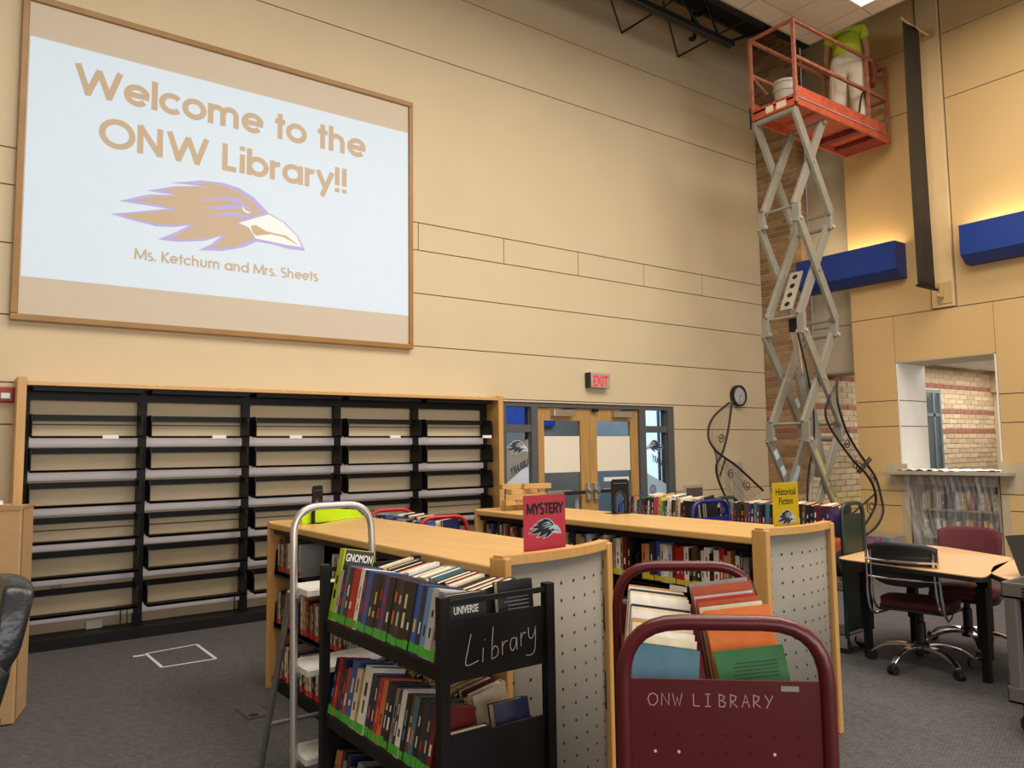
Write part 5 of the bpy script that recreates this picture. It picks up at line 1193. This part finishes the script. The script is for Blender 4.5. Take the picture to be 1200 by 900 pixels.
MB().prism([(0, 0), (.03, -.012), (0, .045)], lambda u, v, w_: (V[5][0]+.085+u, -.011+w_, V[5][2]-.05+v), .022).build('nose', SKIN, pe, bevel=.004)
MB().box(V[5][0]+.072, V[5][0]+.084, -.024, .024, V[5][2]-.078, V[5][2]-.068).build('mouth', mat('lip', srgb(150, 84, 78), .6), pe, bevel=.003)
MB().tube(smoothline([(.02, -.30, .98), (.10, -.32, .86), (.13, -.31, .74), (.10, -.30, .66)], 5), .05, 8, r1=.035).build('tool_pouch', BRN, pe, smooth=True)
for k in (0, 1): MB().box(-.24+k*.05, -.21+k*.05, .20, .205, .50-.02*k, .90).build('hanging_rag', mat('rag_white', srgb(222, 212, 192), .9), pe, bevel=.002)
tag(MB().tube(smoothline([(9.62, 5.30, 5.75), (9.68, 5.27, 6.12), (9.78, 5.27, 6.22), (9.84, 5.28, 6.0), (9.80, 5.30, 5.76), (9.70, 5.34, 5.75), (9.5, 5.32, 5.75)], 6), .014, 6).build('coiled_hose', RUBBER), 'black coiled hose standing on the lift platform by the worker', 'hose')

# ================================================================== WROUGHT-IRON RIBBONS
def ribbon(label, A, B, y, tw, extra, scrolls, group=None):
    t = thing('iron_spiral_stand', label, 'metal stand', (A[-1][0], y, 0))
    a = smoothline([(p[0], y-tw*math.sin(i*.9), p[1]) for i, p in enumerate(A)], 6); b = smoothline([(p[0], y+tw*math.sin(i*.9+.4), p[1]) for i, p in enumerate(B)], 6)
    W(MB().tube(a, .014, 8), t).build('outer_rail', IRON, t, smooth=True); W(MB().tube(b, .014, 8), t).build('inner_rail', IRON, t, smooth=True)
    mesh = MB(); K = 70
    def at(P, s_): f = s_*(len(P)-1); i = min(int(f), len(P)-2); return P[i].lerp(P[i+1], f-i)
    for k in range(K+1): mesh.tube([at(a, k/K), at(b, k/K)], .0014, 4, caps=False)
    for q in (.25, .5, .75): mesh.tube([at(a, k/K).lerp(at(b, k/K), q) for k in range(K+1)], .0014, 4, caps=False)
    stuff(W(mesh, t).build('wire_mesh', WIREM, t))
    for p in extra: W(MB().tube([(p[0][0], y, p[0][1]), (p[1][0], y, p[1][1])], .011, 6), t).build('cross_bar', IRON, t)
    for (cx, cz, r, a0) in scrolls:
        W(MB().tube([(cx+r*(1-.8*i/18)*math.cos(a0+i*.55), y-.02, cz+r*(1-.8*i/18)*math.sin(a0+i*.55)) for i in range(19)], .006, 5), t).build('scroll', IRON, t, smooth=True)
    zb = min(p[1] for p in A+B)
    W(MB().tube([(A[-1][0], y, A[-1][1]), (A[-1][0], y, 0.01)], .02, 6).lathe([(0, 0), (.16, 0), (.16, .012), (0, .012)], (A[-1][0], y, 0), 20), t).build('foot', IRON, t)
    return t
LA_ = [(7.70, 2.079), (7.552, 1.717), (7.428, 1.465), (7.342, 1.316), (7.411, 1.164), (7.541, .979), (7.686, .75)]
LB_ = [(7.667, 2.058), (7.437, 1.91), (7.305, 1.767), (7.251, 1.616), (7.306, 1.496), (7.455, 1.404), (7.687, 1.308), (8.005, 1.146), (8.30, .978)]
ribbon('black wrought-iron spiral ribbon stand in front of the cream wall below the clock', LA_, LB_, 6.0, .05, [((7.42, 1.18), (7.53, 1.38))], [(7.45, 1.62, .06, 0), (7.60, 1.20, .06, 1), (7.9, 1.06, .07, 2)])
RA_ = [(8.249, 2.267), (8.166, 2.108), (8.185, 1.933), (8.356, 1.691), (8.607, 1.494), (8.867, 1.31), (9.04, 1.134), (9.058, .932), (9.019, .732), (8.833, .575), (8.564, .467), (8.413, .382)]
RB_ = [(8.12, 2.10), (8.065, 1.931), (8.087, 1.786), (8.207, 1.594), (8.415, 1.368), (8.67, 1.196), (8.876, 1.02), (8.972, .835), (8.906, .70), (8.75, .60), (8.56, .50)]
ribbon('black wrought-iron spiral ribbon stand in front of the scissor lift', RA_, RB_, 4.95, .05, [((8.911, .94), (8.40, .735)), ((8.581, 1.218), (8.855, 1.381)), ((8.62, 1.20), (8.89, 1.36))], [(8.50, 1.30, .06, 0), (8.60, 1.28, .08, 2), (8.86, 1.12, .07, 1), (8.80, .80, .10, 2), (8.36, 1.55, .06, 3)])

# ================================================================== STEP LADDER
ld = thing('step_ladder', 'aluminium step ladder with a rounded hoop handle between black truck and bookcase', 'ladder', (1.49, 3.5, 0))
W(MB().tube(rounded_path([(1.29, 3.40, .012), (1.295, 3.45, 1.275), (1.675, 3.45, 1.275), (1.70, 3.40, .012)], .125, 8), .0165, 12), ld).build('hoop_frame', ALU, ld, smooth=True)
for x in (1.292, 1.70): W(MB().tube([(x, 3.47, .90), (x+.012, 3.87, .012)], .0145, 10), ld).build('rear_leg', mat('dull_aluminium', srgb(140, 138, 136), .45, metal=.6), ld, smooth=True)
W(MB().tube([(1.30, 3.76, .24), (1.71, 3.76, .24)], .011, 8), ld).build('rear_brace', mat('dull_aluminium', (0, 0, 0)), ld)
for z, dp in ((.925, .20), (.585, .22), (.21, .20)):
    tr = W(MB().box(1.315, 1.68, 3.43-dp*.5, 3.43+dp*.5, z-.035, z-.004), ld).build('tread', ALUT, ld, bevel=.004)
    mb = MB()
    for k in range(9): mb.box(1.32, 1.675, 3.43-dp*.48+k*dp*.115, 3.43-dp*.48+k*dp*.115+.006, z-.004, z)
    stuff(W(mb, ld).build('tread_ribs', ALUT, tr))
    for x in (1.31, 1.68): W(MB().lathe([(0, -.012), (.022, -.012), (.022, .012), (0, .012)], (x, 3.44, z-.05), 10, 'x'), ld).build('hinge', SILVER, ld)
for x in (1.29, 1.70): W(MB().lathe([(.022, 0), (.022, .05), (.018, .055)], (x, 3.40, 0), 10), ld).build('rubber_foot', RUBBER, ld)

# ================================================================== TABLES, CHAIRS, GREY CART, LAPTOP
def table(label, poly, legs, z=.72):
    cx = sum(p[0] for p in poly)/len(poly); cy = sum(p[1] for p in poly)/len(poly)
    t = thing('activity_table', label, 'table', (cx, cy, 0))
    P = []
    n = len(poly)
    for i in range(n):                                             # round the corners a little
        a = Vector((*poly[i-1], 0)); b = Vector((*poly[i], 0)); c = Vector((*poly[(i+1) % n], 0)); r = .09
        u = (a-b); w_ = (c-b); s0 = b+u.normalized()*min(r, u.length*.45); s1 = b+w_.normalized()*min(r, w_.length*.45)
        for k in range(6): q = k/5; pt = s0*(1-q)**2+b*2*q*(1-q)+s1*q*q; P.append((pt.x, pt.y))
    W(MB().prism(P, lambda u, v, w_: (u, v, z-.006+w_), .006), t).build('tabletop', LAMIN, t)
    W(MB().prism(P, lambda u, v, w_: (u, v, z-.034+w_), .028), t).build('table_edge', BLKP, t)
    for x, y in legs:
        d = Vector((cx-x, cy-y, 0)).normalized()
        lg_ = W(MB().box(x-.032, x+.032, y-.032, y+.032, .20, .60), t).build('leg', BLK, t, bevel=.004)
        W(MB().box(x-.022, x+.022, y-.022, y+.022, .004, .20), t).build('leg_foot', BLK, lg_)
        W(MB().tube(smoothline([(x, y, .58), (x+d.x*.03, y+d.y*.03, .63), (x+d.x*.10, y+d.y*.10, z-.036)], 4), .022, 8), t).build('leg_brace', BLK, lg_)
    return t
table('beige laminate table with black edge, behind the black chair', [(5.20, 3.20), (5.07, 2.16), (6.12, 2.40), (6.42, 3.05), (6.30, 3.36)], [(5.46, 3.13), (5.456, 2.339), (6.02, 2.56), (6.1, 3.12)])
D2 = [(5.62, 2.33), (5.30, 2.22), (5.12, 2.05), (5.05, 1.85), (5.1, 1.3), (6.5, 1.3), (6.5, 2.36), (6.1, 2.375)]
table('second beige laminate table with curved end beside the grey cart', D2, [(5.50, 2.12), (6.03, 2.28), (6.3, 1.5), (5.4, 1.5)])

def task_chair(label, x, y, rz, back_col, seat_col, arms=True):
    t = thing('task_chair', label, 'chair', (x, y, 0), rz)          # faces +x
    for k in range(5):
        a = k*2*PI/5+.35; d = Vector((math.cos(a), math.sin(a), 0)); sd_ = Vector((-d.y, d.x, 0))
        pts = [d*.03+Vector((0, 0, .135)), d*.14+Vector((0, 0, .14)), d*.25+Vector((0, 0, .115)), d*.325+Vector((0, 0, .065))]
        mb = MB(); prev = None; rings = []
        for i, p in enumerate(smoothline(pts, 3)):
            wd = .024-.006*i/9; rings.append([p+sd_*wd+Vector((0, 0, .012)), p-sd_*wd+Vector((0, 0, .012)), p-sd_*wd-Vector((0, 0, .012)), p+sd_*wd-Vector((0, 0, .012))])
        vs = [v for r in rings for v in r]; fs = [(i*4+j, i*4+(j+1) % 4, i*4+4+(j+1) % 4, i*4+4+j) for i in range(len(rings)-1) for j in range(4)]+[(0, 1, 2, 3), tuple(len(vs)-4+j for j in range(4))]
        ar = mb.add(vs, fs).build('base_arm', CHROME, t, bevel=.004)
        c = d*.33; m = MB()
        for off in (-.016, .016): m.tube([(c.x-sd_.x*(off-.009), c.y-sd_.y*(off-.009), .032), (c.x-sd_.x*(off+.009), c.y-sd_.y*(off+.009), .032)], .032, 14)
        m.obox((c.x, c.y, .045), d*.03, sd_*.008, (0, 0, .02)); m.build('caster', BLKP, ar)
    MB().lathe([(.045, .10), (.05, .16), (.032, .17), (.032, .30), (.022, .31), (.022, .42)], n=18).build('gas_lift', BLKP, t, smooth=True)
    MB().box(-.13, .13, -.09, .09, .395, .435).build('seat_plate', BLKP, t, bevel=.01)
    def seat(a, b):
        u = 2*a-1; v = 2*b-1; rr = (abs(u)**3+abs(v)**3)**(1/3); s_ = max(abs(u), abs(v))/rr if rr > 0 else 1
        return (.02+u*s_*.235, v*s_*.235, .475-.02*(u*u+v*v)*.6+(.02 if u > .5 else 0)*(-1))
    g = MB().grid(seat, 14, 14).build('seat_cushion', seat_col, t, smooth=True, fixn=False); so = g.modifiers.new('s', 'SOLIDIFY'); so.thickness = .045; so.offset = -1
    g2 = MB().grid(lambda a, b: (lambda p: (p[0]*1.0, p[1]*1.03, p[2]-.05))(seat(a, b)), 14, 14).build('seat_shell', BLKP, t, smooth=True, fixn=False); so = g2.modifiers.new('s', 'SOLIDIFY'); so.thickness = .012; so.offset = -1
    def back(a, b):
        u = 2*a-1; v = b; w_ = .215-.012*(1-v); c = abs(u)**4
        zz = .585+v*.29-(.03*c if v > .8 else 0)+(.045*c if v < .2 else 0)
        return (-.235-.055*(1-u*u)-.06*v+.0, u*w_, zz)
    g = MB().grid(back, 16, 10).build('backrest', back_col, t, smooth=True, fixn=False); so = g.modifiers.new('s', 'SOLIDIFY'); so.thickness = .022; so.offset = -1
    if arms:
        for sy in (-1, 1):
            for q in (0, .028):
                pts = [(-.335, sy*(.222-q), .815), (-.325, sy*(.225-q), .66), (-.31, sy*(.232-q), .50), (-.24+q, sy*(.235-q), .365+q), (.02, sy*(.20-q), .36+q), (.14, sy*(.16), .40)]
                MB().tube(rounded_path(pts, .07, 5), .0085, 8).build('side_tube', CHROME, t, smooth=True)
        for z, xx in ((.755, -.352), (.635, -.325)): MB().tube(smoothline([(xx+.012, -.222, z), (xx-.022, -.1, z), (xx-.028, 0, z), (xx-.022, .1, z), (xx+.012, .222, z)], 4), .0085, 8).build('back_bar', CHROME, t, smooth=True)
    else:
        MB().box(-.29, -.27, -.03, .03, .44, .66).build('back_stem', BLKP, t, bevel=.006)
    return t
task_chair('chrome and black office chair with burgundy seat pulled up to the table', 5.50, 2.77, math.radians(10), BLKP, BURG)
task_chair('burgundy fabric office chair on the far side of the table', 6.22, 2.78, math.radians(196), BURG, BURG, False)

gc = thing('utility_cart', 'grey moulded plastic utility cart at the right edge of the picture', 'utility cart', (4.797, 1.40, 0), math.radians(90))
def tray(z, name):
    o = MB(); x0, x1, y0, y1 = -.47, .47, -.22, .22; h = .085; tk = .014
    o.box(x0, x1, y0, y1, z-h, z-h+.02).box(x0, x1, y0, y0+tk, z-h, z).box(x0, x1, y1-tk, y1, z-h, z).box(x0, x0+tk, y0, y1, z-h, z).box(x1-tk, x1, y0, y1, z-h, z)
    return o.build(name, GPLAST, gc, bevel=.006)
top = tray(.79, 'top_tray'); tray(.25, 'bottom_tray')
for sx in (-.43, .43):
    for sy in (-.19, .19): MB().box(sx-.03, sx+.03, sy-.028, sy+.028, .20, .72).build('corner_post', GPLAST, gc, bevel=.008)
for k in range(3): MB().box(.12, .37, .22, .222, .725+k*.017, .735+k*.017).build('handle_slot', HOLE, top)
for sx in (-.38, .38):
    for sy in (-.17, .17): MB().lathe([(0, -.016), (.05, -.016), (.058, 0), (.05, .016), (0, .016)], (sx, sy, .058), 16, 'y').box(sx-.03, sx+.03, sy-.022, sy+.022, .06, .165).build('caster', RUBBER, gc)
lt = thing('laptop', 'dark open laptop on the second table at the right edge', 'laptop', (5.36, 1.86, .721), math.radians(-18))
MB().box(-.17, .17, -.12, .12, 0, .018).build('base', BLKP, lt, bevel=.004)
MB().bar((0, .12, .018), (0, .20, .24), .34, .008, (0, 1, .36)).build('lid', BLKP, lt, bevel=.003)

# ================================================================== LEFT FOREGROUND AND FLOOR MARKS
cx_ = thing('cardboard_box', 'tall brown cardboard box standing at the left edge before the shelving', 'box', (.388, 5.372, 0), math.radians(-15))
MB().box(-.95, 0, 0, .34, .005, 1.228).build('carton', CARD, cx_, bevel=.008)
MB().box(-.95, -.002, -.004, 0, 1.21, 1.240).box(-.005, .004, .004, .335, 1.215, 1.236).box(-.94, -.1, .02, .32, 1.228, 1.236).build('flap', mat('cardboard_flap', srgb(170, 134, 92), .8, var=.08), cx_, bevel=.003)
MB().box(-.004, .0015, .03, .05, .02, 1.22).build('corner_fold', CARDE, cx_)
MB().box(-.30, -.06, -.002, 0, .02, .045).build('torn_strip', CARDE, cx_)
tag(MB().box(-.12, .0, -.05, .07, 0, .02).build('white_pad', WHITE, None, loc=(.30, 5.50, 1.243)), 'small white pad lying on top of the cardboard box', 'pad')
lc_ = thing('leather_chair', 'black leather office chair cut off by the left picture edge', 'chair', (-.115, 3.50, 0), math.radians(8))
def lback(a, b):
    u = 2*a-1; w_ = .23*(1-.22*(abs(2*b-1))**3); z = .50+b*.575-.03*abs(u)**3*(1 if b > .5 else -1)
    return (.205+.135*b+.02*(1-u*u), u*w_, z)
g = MB().grid(lambda a, b: lback(a, b), 18, 18).build('backrest', LEATHER, lc_, smooth=True, fixn=False); so = g.modifiers.new('s', 'SOLIDIFY'); so.thickness = .10; so.offset = 0; sb = g.modifiers.new('sub', 'SUBSURF'); sb.levels = 2; sb.render_levels = 2
MB().box(-.26, .26, -.25, .25, .42, .53).build('seat_cushion', LEATHER, lc_, bevel=.04)
MB().lathe([(.04, .10), (.035, .42)], n=14).build('gas_lift', BLKP, lc_)
MB().box(.20, .27, -.04, .04, .38, .62).build('back_stem', BLKP, lc_, bevel=.01)
for k in range(5):
    a = k*2*PI/5+.3; d = Vector((math.cos(a), math.sin(a), 0)); ar = MB().bar((0, 0, .12), d*.30+Vector((0, 0, .08)), .05, .03, (0, 0, 1)).build('base_arm', BLKP, lc_, bevel=.006)
    MB().tube([(d.x*.31-d.y*.02, d.y*.31+d.x*.02, .035), (d.x*.31+d.y*.02, d.y*.31-d.x*.02, .035)], .035, 12).build('caster', BLKP, ar)
tp = MB(); q = [(1.327, 6.618), (1.712, 6.67), (1.711, 6.117), (1.338, 6.124)]
for i in range(4):
    a = Vector((*q[i], 0)); b = Vector((*q[(i+1) % 4], 0)); tp.bar(a+Vector((0, 0, .001)), b+Vector((0, 0, .001)), .022, .001, (0, 0, 1))
tag(tp.build('floor_tape', MASK), 'white tape rectangle stuck on the grey carpet before the shelving', 'tape')
tag(MB().box(1.23, 1.31, 6.56, 6.60, 0, .002).build('tape_scrap', MASK), 'short scrap of white tape on the carpet beside the tape rectangle', 'tape')
fo = thing('floor_outlet', 'square floor outlet cover set in the grey carpet', 'floor outlet', (1.547, 4.73, 0))
MB().box(-.075, .075, -.12, .12, 0, .005).build('rim', mat('outlet_rim', (.05, .048, .047), .6), fo)
MB().box(-.062, .062, -.107, .107, .005, .0065).build('lid', mat('outlet_lid', (.085, .08, .078), .9), fo); MB().box(-.05, .0, -.09, -.04, .0065, .008).build('latch', mat('outlet_latch', (.01, .012, .02), .4), fo)
fb = thing('sign_box', 'low grey box with coloured printing on the floor by the tan wall', 'box', (10.20, 5.62, 0))
W(MB().box(10.05, 10.38, 5.36, 5.90, .0, .33), fb).build('carton', mat('grey_carton', srgb(150, 144, 136), .7), fb, bevel=.004)
text('lettering', 'ACH', .16, frame(wl(fb, 10.046, 5.84, .20), (0, -1, 0), (0, 0, 1)), fb, mat('print_red', srgb(186, 60, 60), .6), offset=.003)
W(MB().box(10.0462, 10.05, 5.40, 5.88, .16, .31), fb).build('printed_band', mat('print_blue', srgb(112, 124, 160), .6), fb)

# books packed too deep in the shelves to tell apart
mb = MB(); mts = []
for k_, (vv, ff) in REST.items(): mb.add(vv, ff, len(mts)); mts.append(MATS[k_])
o = stuff(mb.build('shelved_books', mts, fixn=False)); o['label'] = 'dense rows of books deep in the low bookcases and behind the truck rows'; o['category'] = 'books'
